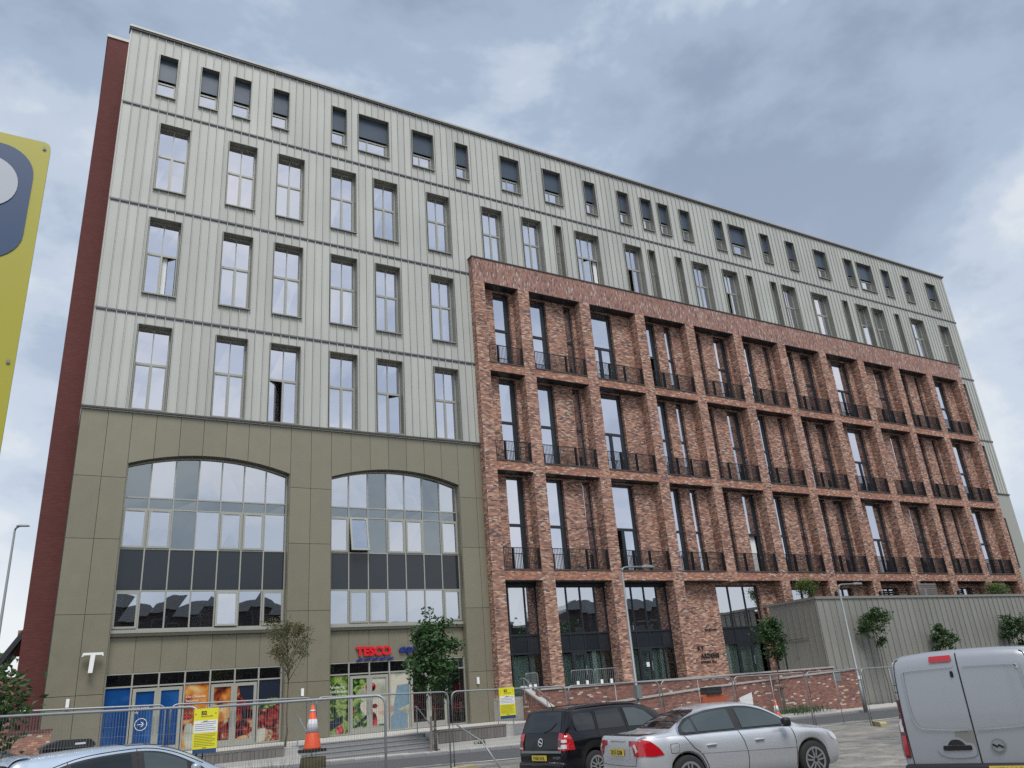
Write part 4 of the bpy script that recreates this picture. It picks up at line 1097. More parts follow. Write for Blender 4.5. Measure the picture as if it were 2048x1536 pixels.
M['leaf_maple'] = foliage_mat('leaf_maple', (0.025, 0.065, 0.022), (0.075, 0.155, 0.045))
M['leaf_mid'] = foliage_mat('leaf_mid', (0.03, 0.06, 0.018), (0.075, 0.14, 0.04))
M['leaf_olive'] = foliage_mat('leaf_olive', (0.07, 0.075, 0.03), (0.15, 0.15, 0.06))
M['leaf_lime'] = foliage_mat('leaf_lime', (0.06, 0.11, 0.02), (0.16, 0.24, 0.05))

def leaf(mb, p, s, rng):
    a = Vector((rng.gauss(0, 1), rng.gauss(0, 1), rng.gauss(0, .6))).normalized()
    b = a.cross(Vector((rng.gauss(0, 1), rng.gauss(0, 1), rng.gauss(0, 1))))
    if b.length < 1e-3: b = Vector((0, 0, 1))
    b.normalize(); c = a.cross(b) * s * 0.18
    p = Vector(p); a = a * s; b = b * s * 0.62
    # a folded, pointed leaf blade
    n = len(mb.v)
    mb.v += [tuple(p - a * 0.5), tuple(p - b * 0.5 + c), tuple(p + a * 0.55), tuple(p + b * 0.5 + c)]
    mb.f += [(n, n + 1, n + 2), (n, n + 2, n + 3)]; mb.m += [0, 0]

def tree(name, label, base, top, crown_z, rad, leaf_m, n_leaf, leaf_s, seed, up=0.6, trunk_r=0.05, group=None, lean=(0, 0), nb=14, stakes=False, gap=0.35, cat='tree', taper=False, sc=1.5):
    rng = random.Random(seed)
    t = thing(name, label, cat, base, group=group)
    H = top - base[2]; cz = crown_z - base[2]
    tr = MB()
    path = [Vector((lean[0] * (k / 8) ** 1.3 * H + 0.03 * rng.gauss(0, 1), lean[1] * (k / 8) * H + 0.03 * rng.gauss(0, 1), -0.1 + (H * 0.97 + 0.1) * k / 8)) for k in range(9)]
    tr.tube(path, [trunk_r * (1 - 0.85 * k / 8) for k in range(9)], 7)
    tips = []
    def at(z):
        f = min(max((z + 0.1) / (H * 0.97 + 0.1) * 8, 0), 7.999); i = int(f)
        return path[i].lerp(path[i + 1], f - i)
    for k in range(nb):
        fz = (k + rng.random() * 0.6) / nb
        p0 = at(cz + (H - cz) * 0.75 * fz - 0.15)
        ang = k * 2.4 + rng.uniform(-.4, .4)
        prof = (1.05 - 0.75 * fz) * min(1, 0.5 + 2.2 * fz) if taper else math.sin(math.pi * min(1, 0.22 + 0.78 * fz)) ** 0.7
        ln = rad * (0.65 + 0.45 * rng.random()) * max(0.35, prof)
        d = Vector((math.cos(ang), math.sin(ang), 0))
        pts = [p0]
        for q in (0.33, 0.66, 1.0):
            pts.append(p0 + d * ln * q + Vector((0, 0, up * ln * q ** 1.1)) + Vector((rng.gauss(0, .04), rng.gauss(0, .04), rng.gauss(0, .04))))
        r0 = trunk_r * 0.42 * (1 - 0.5 * fz)
        tr.tube(pts, [r0, r0 * .7, r0 * .45, r0 * .15], 5)
        tips.append(pts)
        for j in range(3):                              # twigs
            s_ = pts[1].lerp(pts[3], rng.uniform(0.1, 0.8)); a2 = ang + rng.choice((-1, 1)) * rng.uniform(0.5, 1.1)
            e_ = s_ + Vector((math.cos(a2), math.sin(a2), rng.uniform(.3, 1.0))) * ln * rng.uniform(.3, .5)
            tr.tube([s_, e_], [r0 * .35, r0 * .1], 4); tips.append([s_, s_.lerp(e_, .4), s_.lerp(e_, .8), e_])
    tips.append([at(H * .7), at(H * .8), at(H * .9), at(H * .97)])
    tr.build('trunk', M['bark'], t, smooth=True, fix=False)
    cr = MB()
    for k in range(n_leaf):
        pts = rng.choice(tips)
        f = rng.uniform(gap, 1.0) * 3; i = min(int(f), 2)
        p = pts[i].lerp(pts[i + 1], f - i)
        sp = leaf_s * sc
        leaf(cr, p + Vector((rng.gauss(0, sp), rng.gauss(0, sp), rng.gauss(0, sp * .8))), leaf_s * rng.uniform(0.7, 1.35), rng)
    cr.build('crown', M[leaf_m], t, fix=False)
    if stakes:
        MB().tube([(0.22, 0.05, -0.1), (0.16, 0.03, 1.35)], 0.035, 7).build('stake', M['wood'], t)
        MB().tube([(-0.2, -0.05, -0.1), (-0.15, -0.03, 1.35)], 0.035, 7).build('stake', M['wood'], t)
        MB().box(-0.2, 0.2, -0.03, 0.03, 1.2, 1.27).build('tie', M['rubber'], t)
    return t
tree('maple_tree', 'leafy dark green young maple in front of the right shop doors', (14.0, 30.6, gz(14, 30) + 0.13), 3.75, 0.1, 1.3, 'leaf_maple', 3600, 0.17, 3, up=1.0, taper=True, sc=1.0, trunk_r=0.07, lean=(-0.02, 0), nb=20)
MB().tube([(13.72, 30.5, -1.75), (13.76, 30.5, -0.45)], 0.045, 8).build('tree_stake', M['wood']); o = bpy.data.objects['tree_stake']; tag(o, 'short timber stake beside the trunk of the leafy maple', 'stake')
tree('young_tree', 'sparse upright young tree with thin olive leaves left of the shop pier', (8.6, 32.1, PZ), 3.7, 1.35, 0.95, 'leaf_olive', 3200, 0.066, 5, up=1.5, trunk_r=0.045, nb=30, gap=0.2)
tree('young_tree', 'dark green young street tree in front of the entrance glazing', (33.95, 31.4, -1.85), 3.15, 0.75, 1.0, 'leaf_dark', 2000, 0.15, 11, up=1.3, taper=True, sc=0.85, trunk_r=0.045, nb=16, stakes=True, lean=(0.02, 0), group='young trees along the right pavement')
tree('young_tree', 'young tree with a ragged green crown just right of the right lamp post', (44.9, 33.1, -2.2), 3.6, 1.0, 1.15, 'leaf_mid', 1500, 0.16, 12, up=1.6, taper=True, sc=0.75, trunk_r=0.045, nb=11, group='young trees along the right pavement', gap=0.45)
tree('young_tree', 'small green young tree half hidden behind the van roof', (51.5, 33.1, -2.3), 2.5, 0.0, 1.05, 'leaf_mid', 1300, 0.16, 23, up=1.5, taper=True, sc=0.75, trunk_r=0.045, nb=10, group='young trees along the right pavement', gap=0.45)
tree('young_tree', 'dark green young tree cut by the right edge above the van', (60.0, 33.1, -2.4), 2.95, 0.2, 1.2, 'leaf_dark', 1500, 0.17, 31, up=1.7, taper=True, sc=0.75, trunk_r=0.045, nb=12, group='young trees along the right pavement', gap=0.45)
tree('street_tree', 'broad-leaved tree at the left edge with a branch across the red tower', (-0.85, 19.9, -1.6), 1.95, -0.2, 0.95, 'leaf_mid', 1300, 0.15, 41, up=0.25, trunk_r=0.06, nb=13, gap=0.4)
tree('roof_shrub', 'feathery lime green shrub on the left end of the annex roof', (43.3, 36.3, 4.1), 5.75, 4.5, 0.7, 'leaf_lime', 1500, 0.09, 51, up=1.4, trunk_r=0.03, nb=18, gap=0.1, cat='shrub')
tree('roof_shrub', 'rounded green shrub on the far end of the annex roof', (64.9, 36.2, 4.1), 5.5, 4.3, 0.85, 'leaf_lime', 1600, 0.1, 52, up=0.9, trunk_r=0.03, nb=18, gap=0.1, cat='shrub')

def tuft(label, base, n, h, spread, mat_n, seed, name='weed_tuft', cat='weeds', wid=0.012):
    rng = random.Random(seed); mb = MB()
    for k in range(n):
        x0, y0 = rng.gauss(0, spread), rng.gauss(0, spread * .7)
        a = rng.uniform(0, 6.28); l = h * rng.uniform(.4, 1); b_ = rng.uniform(.1, .5) * l
        p0 = Vector((x0, y0, -0.02)); p1 = p0 + Vector((math.cos(a) * b_ * .35, math.sin(a) * b_ * .35, l * .6)); p2 = p0 + Vector((math.cos(a) * b_, math.sin(a) * b_, l))
        sd = Vector((-math.sin(a), math.cos(a), 0)) * wid
        i = len(mb.v); mb.v += [tuple(p0 - sd), tuple(p0 + sd), tuple(p1 + sd), tuple(p1 - sd), tuple(p2)]
        mb.f += [(i, i + 1, i + 2, i + 3), (i + 3, i + 2, i + 4)]; mb.m += [0, 0]
    o = mb.build(name, M[mat_n], fix=False); o.location = base
    return tag(o, label, cat)
tuft('tall thin weeds growing behind the near fence left of the cone', (4.15, 16.4, gz(4, 16)), 70, 1.15, 0.16, 'leaf_mid', 61)
tuft('low green plants along the bed below the brick ramp wall', (34.6, 31.2, -1.83), 420, 0.42, 0.85, 'leaf_mid', 62, 'bed_plants', 'plants', 0.02)['kind'] = 'stuff'
tuft('small green weeds at the foot of the annex wall beside the van', (43.9, 33.6, -2.25), 200, 0.45, 0.5, 'leaf_mid', 63)
tuft('small green weed in the step joint near the fence block', (16.0, 30.75, -1.68), 60, 0.28, 0.1, 'leaf_dark', 64)

# ------------------------------------------------------------------ lamp posts
def street_lamp(label, base, h, arm, rz, r=0.075, group='street lamps'):
    t = thing('street_lamp', label, 'street lamp', base, rz, group)
    MB().tube([(0, 0, 0), (0, 0, 1.3), (0, 0, 1.32), (0, 0, h)], [r * 1.35, r * 1.35, r, r * 0.6], 12).build('post', M['galv_dull'], t, smooth=True, fix=False)
    pts = [(0, 0, h - 0.02), (0.03, 0, h + 0.12), (0.12, 0, h + 0.2), (0.3, 0, h + 0.235), (arm - 0.5, 0, h + 0.27)]
    MB().tube(pts, r * 0.55, 10).build('arm', M['galv_dull'], t, smooth=True, fix=False)
    hd = MB(); z = h + 0.24
    for (x0, x1, w0, w1, a0, a1) in ((arm - 0.55, arm - 0.35, .05, .13, .07, .11), (arm - 0.35, arm + 0.1, .13, .14, .11, .09), (arm + 0.1, arm + 0.22, .14, .07, .09, .04)):
        hd.v += []; n = len(hd.v)
        hd.v += [(x0, -w0, z), (x0, w0, z), (x1, w1, z), (x1, -w1, z), (x0, -w0 * .8, z + a0), (x0, w0 * .8, z + a0), (x1, w1 * .8, z + a1), (x1, -w1 * .8, z + a1)]
        for q in ((0, 3, 2, 1), (4, 5, 6, 7), (0, 1, 5, 4), (1, 2, 6, 5), (2, 3, 7, 6), (3, 0, 4, 7)): hd.f.append(tuple(n + i for i in q)); hd.m.append(0)
    hd.build('lamp_head', M['galv_dull'], t)
    return t
street_lamp('grey street lamp with a swept arm in front of the brick bays', (23.3, 29.75, gz(23.3, 29.8)), 6.95, 1.75, R(2))
street_lamp('grey street lamp beside the brick ramp wall end, before the annex', (37.75, 29.5, gz(37.8, 29.5)), 6.25, 1.85, R(2))
lp = street_lamp('tall thin street lamp far off at the left edge against the sky', (-1.75, 60, -1.2), 13.6, 0.6, R(-15), r=0.11)
pb = MB(); pb.box(-0.13, 0.13, -0.13, 0.13, 1.5, 2.05)
tag(link('cabinet_box', pb.mesh('cabinet_box', M['galv_dull'], fix=False)), 'grey metal box strapped to the lamp post before the brick bays', 'box').location = (23.3, 29.7, gz(23.3, 29.8))
pb = MB(); pb.box(-0.14, 0.14, -0.01, 0.005, 1.62, 1.8)
tag(link('notice_plate', pb.mesh('notice_plate', M['white_paint'], fix=False)), 'small white notice on the lamp post by the annex', 'notice').location = (37.75, 29.42, gz(37.8, 29.5))

# ------------------------------------------------------------------ mesh fence panels
def arc_path(L, H, rc=0.16):
    p = [(0, 0, 0), (0, 0, H - rc)]
    p += [(rc - rc * math.cos(t), 0, H - rc + rc * math.sin(t)) for t in [math.pi / 2 * i / 5 for i in range(1, 6)]]
    p += [(L - rc + rc * math.sin(t), 0, H - rc + rc * math.cos(t)) for t in [math.pi / 2 * i / 5 for i in range(0, 5)]]
    p += [(L, 0, H - rc), (L, 0, 0)]
    return p
def fence_panel(label, p0, p1, H=2.0, brace=False, r=0.021, pitch=0.055):
    d = Vector((p1[0] - p0[0], p1[1] - p0[1], 0)); L = d.length
    t = thing('mesh_fence', label, 'fence panel', p0, math.atan2(d.y, d.x), 'mesh fence panels')
    dz = p1[2] - p0[2]
    sh = lambda q: (q[0], q[1], q[2] + dz * q[0] / L)
    fr = MB(); fr.tube([sh(q) for q in arc_path(L, H)], r, 8)
    fr.tube([sh((0, 0, 0.17)), sh((L, 0, 0.17))], r * 0.85, 6)
    fr.tube([sh((L * .5, 0, 0.17)), sh((L * .5, 0, H))], r * 0.6, 6) if brace else None
    fr.build('frame', M['galv'], t, smooth=True, fix=False)
    ms = MB(); n = int(L / pitch)
    for k in range(1, n):
        x = L * k / n; ms.tube([sh((x, 0, 0.17)), sh((x, 0, H - 0.01))], 0.0021, 3, caps=False)
    for z in (0.5, 0.86, 1.22, 1.58):
        ms.tube([sh((0, 0, z)), sh((L, 0, z))], 0.0024, 3, caps=False)
    ms.build('wire_mesh', M['galv_dull'], t, fix=False)
    return t
FX = [-4.2, -0.55, 2.95, 6.42, 10.25, 14.0, 17.65, 20.95, 24.3, 27.45, 31.0, 34.5]
FL = ['far fence panel at the left edge before the red tower', 'far fence panel in front of the blue shop posters', 'far fence panel in front of the orange food posters', 'far fence panel in front of the broad steps and vegetable posters', 'fence panel carrying the right yellow notice', 'fence panel right behind the roof of the black car', 'fence panel just right of the black car roof', 'fence panel behind the roof of the silver saloon', 'fence panel behind the windscreen of the silver saloon', 'fence panel before the end of the brick ramp wall', 'fence panel ending behind the van']
for i in range(11):
    ya = 21.3 + 0.12 * math.sin(i * 2.1); yb = 21.3 + 0.12 * math.sin((i + 1) * 2.1)
    a, b = FX[i] + 0.05, FX[i + 1] - 0.06
    fence_panel('galvanised ' + FL[i], (a, ya, gz(a, ya) + 0.02), (b, yb, gz(b, yb) + 0.02), brace=i > 4)
fence_panel('near galvanised fence panel carrying the left yellow notice and the cone', (2.92, 16.44, gz(2.9, 16.4)), (5.75, 14.75, gz(5.7, 14.7)), 2.0, r=0.024)
fence_panel('near galvanised fence panel at the left edge behind the pale blue car', (-0.45, 18.35, gz(0, 18.3)), (2.82, 16.48, gz(2.8, 16.4)), 2.02, r=0.024)
# bracing strut of the fence by the steps
tag(MB().tube([(10.35, 21.25, gz(10, 21) + 1.15), (10.55, 20.2, gz(10, 20) + 0.75), (10.72, 19.6, gz(10, 20) + 0.1)], 0.02, 8).build('fence_brace', M['galv'], smooth=True), 'slanting galvanised brace leaning from the fence near the tree trunk', 'brace')
def fence_foot(label, x, y, rz=0.0, s=1.0):
    t = thing('concrete_block', label, 'fence foot', (x, y, gz(x, y)), rz, 'fence feet blocks')
    mb = MB(); mb.prism([(-0.34 * s, 0), (0.34 * s, 0), (0.34 * s, 0.10), (0.27 * s, 0.16), (-0.27 * s, 0.16), (-0.34 * s, 0.10)], -0.12, 0.12, 'y'); mb.build('block', M['block'], t)
    MB().box(-0.2, -0.12, -0.13, -0.121, 0.04, 0.09).build('slot', M['black_plastic'], t); MB().box(0.12, 0.2, -0.13, -0.121, 0.04, 0.09).build('slot', M['black_plastic'], t)
fence_foot('tan fence foot block below the slanting brace near the tree trunk', 10.35, 20.9, R(8), 1.1)
fence_foot('tan fence foot block on the street beside the van', 27.5, 21.0, R(60))
fence_foot('tan fence foot block below the fence behind the bonnet of the saloon', 24.35, 21.2, R(80))

# ------------------------------------------------------------------ yellow notices on the fence
def yellow_notice(label, p, rz, w, h):
    t = thing('yellow_notice', label, 'notice', p, rz, 'yellow notices on the fences')
    MB().box(0, w, -0.012, 0.0, 0.1 * h, h).build('board', M['yellow'], t)
    MB().box(0.01, w - 0.01, -0.014, -0.001, 0.0, 0.098 * h).build('footer', M['sign_blue_matt'], t)
    MB().box(0.02 * w, 0.98 * w, -0.0145, -0.0125, 0.46 * h, 0.73 * h).build('white_field', M['white_paint'], t)
    def wtxt(s_, x, z, size, m_, **kw):
        me = text_mesh(s_, size, 0.001, **kw); me.transform(Matrix.Translation((x, -0.0155, z)) @ Matrix.Rotation(R(90), 4, 'X')); me.materials.clear(); me.materials.append(m_); link('lettering', me, t)
    wtxt('Si2', w * .3, h * .86, h * .115, M['print_black'], bold=0.003)
    wtxt('PRIVATE LAND', w * .3, h * .805, h * .042, M['print_black'])
    for k in range(5): MB().box(w * (.06 if k > 0 else .3), w * (.92 - .1 * (k % 3 == 2)), -0.0158, -0.015, h * (.685 - .045 * k), h * (.685 - .045 * k) + h * .016).build('text_line', M['print_grey'], t)
    for k in range(8): MB().box(w * .06, w * (.92 - .12 * (k % 3 == 2)), -0.0138, -0.0125, h * (.415 - .036 * k), h * (.415 - .036 * k) + h * .012).build('text_line', M['print_olive'], t)
    MB().box(w * .4, w * .58, -0.0158, -0.015, h * .705, h * .718).build('text_line', M['print_black'], t); MB().box(w * .4, w * .58, -0.0138, -0.0125, h * .115, h * .128).build('text_line', M['print_black'], t)
    for x_ in (.08, .9): MB().prism([(w * x_ - .012, h * .86), (w * x_ + .016, h * .875), (w * x_ - .012, h * .89)], -0.0138, -0.0125, 'y').build('mark', M['print_black'], t)
yellow_notice('yellow printed notice on the near left fence before the toast poster', (2.74, 16.45, -0.52), math.atan2(-1.85, 3.2), 0.44, 0.75)
yellow_notice('yellow printed notice on the fence beside the black car', (11.7, 21.22, -0.55), 0.0, 0.50, 0.82)

# ------------------------------------------------------------------ cones, stump, barrier, board, bin
def cone(label, p, h, r, dirty=True):
    t = thing('traffic_cone', label, 'traffic cone', p, R(20), 'traffic cones')
    MB().prism([(-r * 1.12, -r * 1.12), (r * 1.12, -r * 1.12), (r * 1.12, r * 1.12), (-r * 1.12, r * 1.12)], 0, 0.05, 'z').build('base', M['rubber'], t)
    MB().lathe([(r, 0.05), (r * 0.96, 0.08), (r * 0.16 + r * 0.8 * 0.0, h)], n=24).build('body', M['orange'], t, smooth=True)
    f = lambda z: r * 0.96 + (r * 0.16 - r * 0.96) * (z - 0.08) / (h - 0.08)
    MB().lathe([(f(h * .42) + .006, h * .42), (f(h * .70) + .006, h * .70)], n=24).build('sleeve', M['reflective'], t, smooth=True)
    MB().lathe([(f(h * .86) + .004, h * .86), (f(h * .90) + .004, h * .90)], n=16).build('grip_ring', M['reflective'], t, smooth=True)
    return t
cone('orange and white traffic cone on a mossy stump behind the near fence', (4.72, 15.78, -0.66), 0.80, 0.165)
st = MB(); rng = random.Random(5)
rings = []
for k in range(8):
    z = -0.1 + 1.13 * k / 7; base = len(st.v)
    for j in range(18):
        a = 2 * math.pi * j / 18; rr = (0.27 - 0.05 * k / 7 + (0.08 if k == 0 else 0)) * (1 + 0.09 * math.sin(3 * a + k * .3) + rng.uniform(-.06, .06))
        st.v.append((rr * math.cos(a), rr * math.sin(a), z))
    rings.append(base)
for i in range(7):
    for j in range(18): st.f.append((rings[i] + j, rings[i] + (j + 1) % 18, rings[i + 1] + (j + 1) % 18, rings[i + 1] + j)); st.m.append(0)
st.f.append(tuple(rings[-1] + j for j in range(18))); st.m.append(0)
o = st.build('tree_stump', M['moss'], smooth=True); o.location = (4.72, 15.78, gz(4.7, 15.8)); tag(o, 'mossy brown tree stump under the traffic cone', 'stump')
cone('plain orange traffic cone at the foot of the brick ramp wall', (32.1, 30.2, gz(32, 30.2) + 0.0), 1.0, 0.2)
t = thing('plastic_barrier', 'dull orange plastic barrier behind the silver saloon roof', 'barrier', (27.3, 29.4, gz(27, 29.4)), R(3))
mb = MB(); mb.prism([(-0.75, 0.12), (0.75, 0.12), (0.72, 1.38), (0.66, 1.45), (-0.66, 1.45), (-0.72, 1.38)], -0.12, 0.12, 'y'); o = mb.build('body', M['orange_dull'], t)
MB().box(-0.6, -0.4, -0.25, 0.25, 0, 0.14).build('foot', M['rubber'], t); MB().box(0.4, 0.6, -0.25, 0.25, 0, 0.14).build('foot', M['rubber'], t)
t = thing('plastic_crate', 'black ribbed plastic crate on top of the orange barrier', 'crate', (27.3, 29.4, gz(27, 29.4) + 1.45), R(3))
mb = MB(); mb.box(-0.48, 0.48, -0.2, 0.2, 0.002, 0.3); mb.build('body', M['black_plastic'], t)
for k in range(10): MB().box(-0.46 + 0.1 * k, -0.43 + 0.1 * k, -0.22, -0.2, 0.02, 0.28).build('rib', M['black_plastic'], t)
t = thing('white_board', 'tilted blank white board before the brick ramp wall', 'board', (30.3, 30.3, gz(30, 30.3)), R(4))
mb = MB(); mb.prism([(-0.45, 0.72), (0.42, 0.58), (0.45, 1.38), (-0.48, 1.18)], -0.02, 0.0, 'y'); mb.build('panel', M['white_paint'], t)
MB().tube([(-0.3, 0.02, 0), (-0.3, 0.05, 1.1)], 0.02, 6).build('leg', M['galv_dull'], t); MB().tube([(0.3, 0.02, 0), (0.3, 0.05, 1.1)], 0.02, 6).build('leg', M['galv_dull'], t)
t = thing('wheeled_bin', 'large black wheeled bin behind the pale blue car', 'bin', (1.3, 29.0, gz(1.3, 29)), R(6))
mb = MB(); mb.prism([(-0.6, 0.2), (0.6, 0.2), (0.66, 1.12), (-0.66, 1.12)], -0.42, 0.42, 'y'); mb.build('body', M['black_plastic'], t)
for k in range(8): MB().box(-0.55 + 0.15 * k, -0.5 + 0.15 * k, -0.45, -0.42, 0.3, 1.05).build('rib', M['black_plastic'], t)
mb = MB(); mb.prism([(-0.70, 1.125), (0.70, 1.125), (0.70, 1.2), (0.55, 1.33), (-0.2, 1.36), (-0.55, 1.26), (-0.70, 1.19)], -0.47, 0.45, 'y'); mb.build('lid', M['black_plastic'], t)
MB().box(0.15, 0.42, -0.474, -0.471, 1.2, 1.25).build('lid_mark', M['print_white'], t); MB().box(0.42, 0.62, -0.478, -0.475, 1.02, 1.06).build('body_mark', M['print_white'], t)
for x_ in (-0.45, 0.45): MB().lathe([(0.1, -0.04), (0.1, 0.04)], (x_, -0.3, 0.1), 12, 'y').build('wheel', M['rubber'], t)

# handrails of the steps
def handrail(label, x, y0, z0, y1, z1):
    t = thing('handrail', label, 'handrail', (x, (y0 + y1) / 2, z1), absolute=True, group='stainless handrails on the steps')
    MB().tube([(x, y0 + 0.35, z0 + 0.98), (x, y0, z0 + 1.0), (x, y1, z1 + 0.95), (x, y1 - 0.25, z1 + 0.93), (x, y1 - 0.3, z1 + 0.85)], 0.022, 8).build('rail', M['galv'], t, smooth=True)
    MB().tube([(x, y0, z0), (x, y0, z0 + 0.98)], 0.02, 8).build('post', M['galv'], t); MB().tube([(x, y1, z1 - 0.05), (x, y1, z1 + 0.93)], 0.02, 8).build('post', M['galv'], t)
handrail('steel handrail at the left end of the broad steps near the cone', 9.1, 32.3, PZ, 30.85, -1.68)
handrail('steel handrail at the right end of the broad steps beside the maple', 13.95, 32.3, PZ, 30.85, -1.78)
handrail('steel handrail of the narrow steps beside the yellow notice', 17.7, 32.3, PZ, 31.0, -1.6)
handrail('steel handrail against the brick stair wall', 20.35, 34.4, -0.2, 32.5, PZ)
# pedestrian barriers on the terrace
def ped_barrier(label, x0, x1, y, z, H=1.05):
    t = thing('crowd_barrier', label, 'barrier', ((x0), y, z), 0, 'crowd barriers on the terrace'); L = x1 - x0
    MB().tube(arc_path(L, H, 0.1), 0.017, 8).build('frame', M['galv'], t, smooth=True, fix=False)
    b_ = MB(); b_.tube([(0, 0, 0.2), (L, 0, 0.2)], 0.013, 6)
    for k in range(1, 12): b_.tube([(L * k / 12, 0, 0.2), (L * k / 12, 0, H)], 0.007, 5)
    b_.build('bars', M['galv'], t, fix=False)
    for k, xx in enumerate((0.2, 0.62)): MB().box(L * xx, L * xx + 0.16, -0.025, -0.02, 0.3, 0.52).build('label_plate', M['white_paint'], t)
ped_barrier('left crowd barrier with white labels before the glazed terrace doors', 24.4, 25.8, 36.4, 0.0)
ped_barrier('right crowd barrier with white labels before the glazed terrace doors', 25.9, 27.4, 36.4, 0.0)
ped_barrier('short crowd barrier before the first brick bay', 21.6, 22.3, 36.3, 0.0)
MB().box(30.98, 31.2, 38.33, 38.338, 1.05, 1.3).build('door_notice', M['print_white'], B, fix=False)

# ------------------------------------------------------------------ big parking board close by on the left
t = thing('parking_board', 'tall yellow parking board with a blue square cut by the left edge', 'sign board', (-0.6, 4.0, gz(-0.6, 4)), absolute=True)
def rrect(x0, x1, z0, z1, r, n=8):
    pts = []
    for cx, cz, a0 in ((x1 - r, z0 + r, -90), (x1 - r, z1 - r, 0), (x0 + r, z1 - r, 90), (x0 + r, z0 + r, 180)):
        pts += [(cx + r * math.cos(R(a0 + 90 * i / n)), cz + r * math.sin(R(a0 + 90 * i / n))) for i in range(n + 1)]
    return pts
MB().prism(rrect(-0.98, -0.218, 0.55, 2.83, 0.035), 4.0, 4.035, 'y').build('board', M['yellow_matt'], t)
MB().prism(rrect(-0.93, -0.272, 2.11, 2.765, 0.16), 3.996, 3.999, 'y').build('blue_square', M['sign_blue_matt'], t)
me = text_mesh('P', 0.66, 0.002, bold=0.025); me.transform(Matrix.Translation((-0.685, 3.993, 2.21)) @ Matrix.Rotation(R(90), 4, 'X')); me.materials.clear(); me.materials.append(M['sign_pale']); link('letter', me, t)
for z_ in (0.7, 1.6, 2.79):
    MB().lathe([(0.009, -0.004), (0.006, 0.0)], (-0.245, 3.997, z_), 10, 'y').build('rivet', M['galv_dull'], t)
for x_ in (-0.85, -0.35): MB().tube([(x_, 4.07, gz(-0.6, 4) - 0.2), (x_, 4.07, 2.7)], 0.034, 10).build('post', M['galv_dull'], t, smooth=True)

# ------------------------------------------------------------------ left background
t = thing('garden_wall', 'low orange-red brick wall at the foot of the dark red tower', 'wall', (-1, 36, -1.4), absolute=True)
MB().box(-5, 1.05, 36.0, 36.25, -1.6, 0.12).build('brickwork', M['brick_warm'], t); MB().box(-5.02, 1.1, 35.95, 36.3, 0.122, 0.19).build('coping', M['brick_dark_red'], t)
M['slate'] = simple('roof_slate', (0.035, 0.036, 0.04), 0.7, 0, 0.25, 3)
M['pink_render'] = simple('pink_brick', (0.33, 0.16, 0.125), 0.9, 0, 0.2, 2)
t = thing('terraced_house', 'far brick house with steep dark slate roof at the left edge', 'house', (-3, 75, -1.2), absolute=True)
MB().prism([(-9.5, -1.4), (3.5, -1.4), (3.5, 3.0), (-3.0, 8.6 - 4.1), (-9.5, 3.0)], 70.2, 80, 'y').build('wall', M['pink_render'], t)
rf = MB().prism([(-5.2, -0.2), (-4.9, -0.5), (0.2, 7.9), (5.3, -0.5), (5.6, -0.2), (0.2, 8.5)], 69.8, 80.2, 'y').build('roof', M['slate'], t)
MB().box(-0.9, -0.3, 72, 73, 5.6, 7.4).build('chimney', M['pink_render'], rf)
w = MB().box(-2.0, -0.9, 70.12, 70.18, 0.8, 2.4).build('window', M['white_paint'], t); MB().box(-1.92, -0.98, 70.08, 70.11, 0.88, 2.32).build('pane', M['spandrel'], w)

# ------------------------------------------------------------------ buildings across the street (they show in the glass)
def opposite(label, x0, x1, y1, h, wallm, roof, seed):
    rng = random.Random(seed)
    t = thing('opposite_building', label, 'building', ((x0 + x1) / 2, y1, -1.8), absolute=True, group='buildings across the street')
    MB().box(x0, x1, y1 - 12, y1, -2.4, h).build('wall', wallm, t, fix=False)
    if roof == 'barrel':
        n = max(2, int((x1 - x0) / 7)); wd = (x1 - x0) / n
        for k in range(n):
            pts = [(x0 + wd * (k + .5) - wd * .5 * math.cos(math.pi * i / 10), h + 0.01 + 1.6 * math.sin(math.pi * i / 10)) for i in range(11)]
            MB().prism(pts, y1 - 12, y1 + 0.4, 'y').build('roof', M['galv_dull'], t)
    else:
        MB().box(x0 - 0.2, x1 + 0.2, y1 - 12.2, y1 + 0.2, h + 0.002, h + 0.4).build('roof', M['coping'], t, fix=False)
    z = 0.2
    while z + 2 < h:
        x = x0 + 1.2
        while x + 1.4 < x1:
            w = MB().box(x, x + 1.3, y1 + 0.004, y1 + 0.05, z, z + 1.7).build('window', M['band'], t, fix=False)
            MB().box(x + 0.08, x + 1.22, y1 + 0.052, y1 + 0.06, z + 0.08, z + 1.62).build('pane', M['spandrel'], w, fix=False)
            x += rng.choice((2.6, 3.2))
        z += 3.0
opposite('dark brick works with curved roofs across the street, mirrored in the shop glass', -16, 26, -22, 11.6, M['works'], 'barrel', 1)
opposite('grey flat-roofed block across the street, mirrored in the first brick bays', 30, 58, -20, 9.0, M['works'], 'flat', 2)
opposite('taller brick block across the street, mirrored in the middle bays', 62, 84, -16, 10.2, M['works'], 'barrel', 3)
opposite('long low brick block across the street, mirrored in the far bays', 90, 140, -20, 9.3, M['works'], 'flat', 4)
tree('plane_tree', 'large street tree across the road, mirrored in the brick bay glass', (56, -12, -2.1), 9.0, 1.5, 4.0, 'leaf_dark', 2500, 0.42, 77, up=0.7, trunk_r=0.22, nb=18)
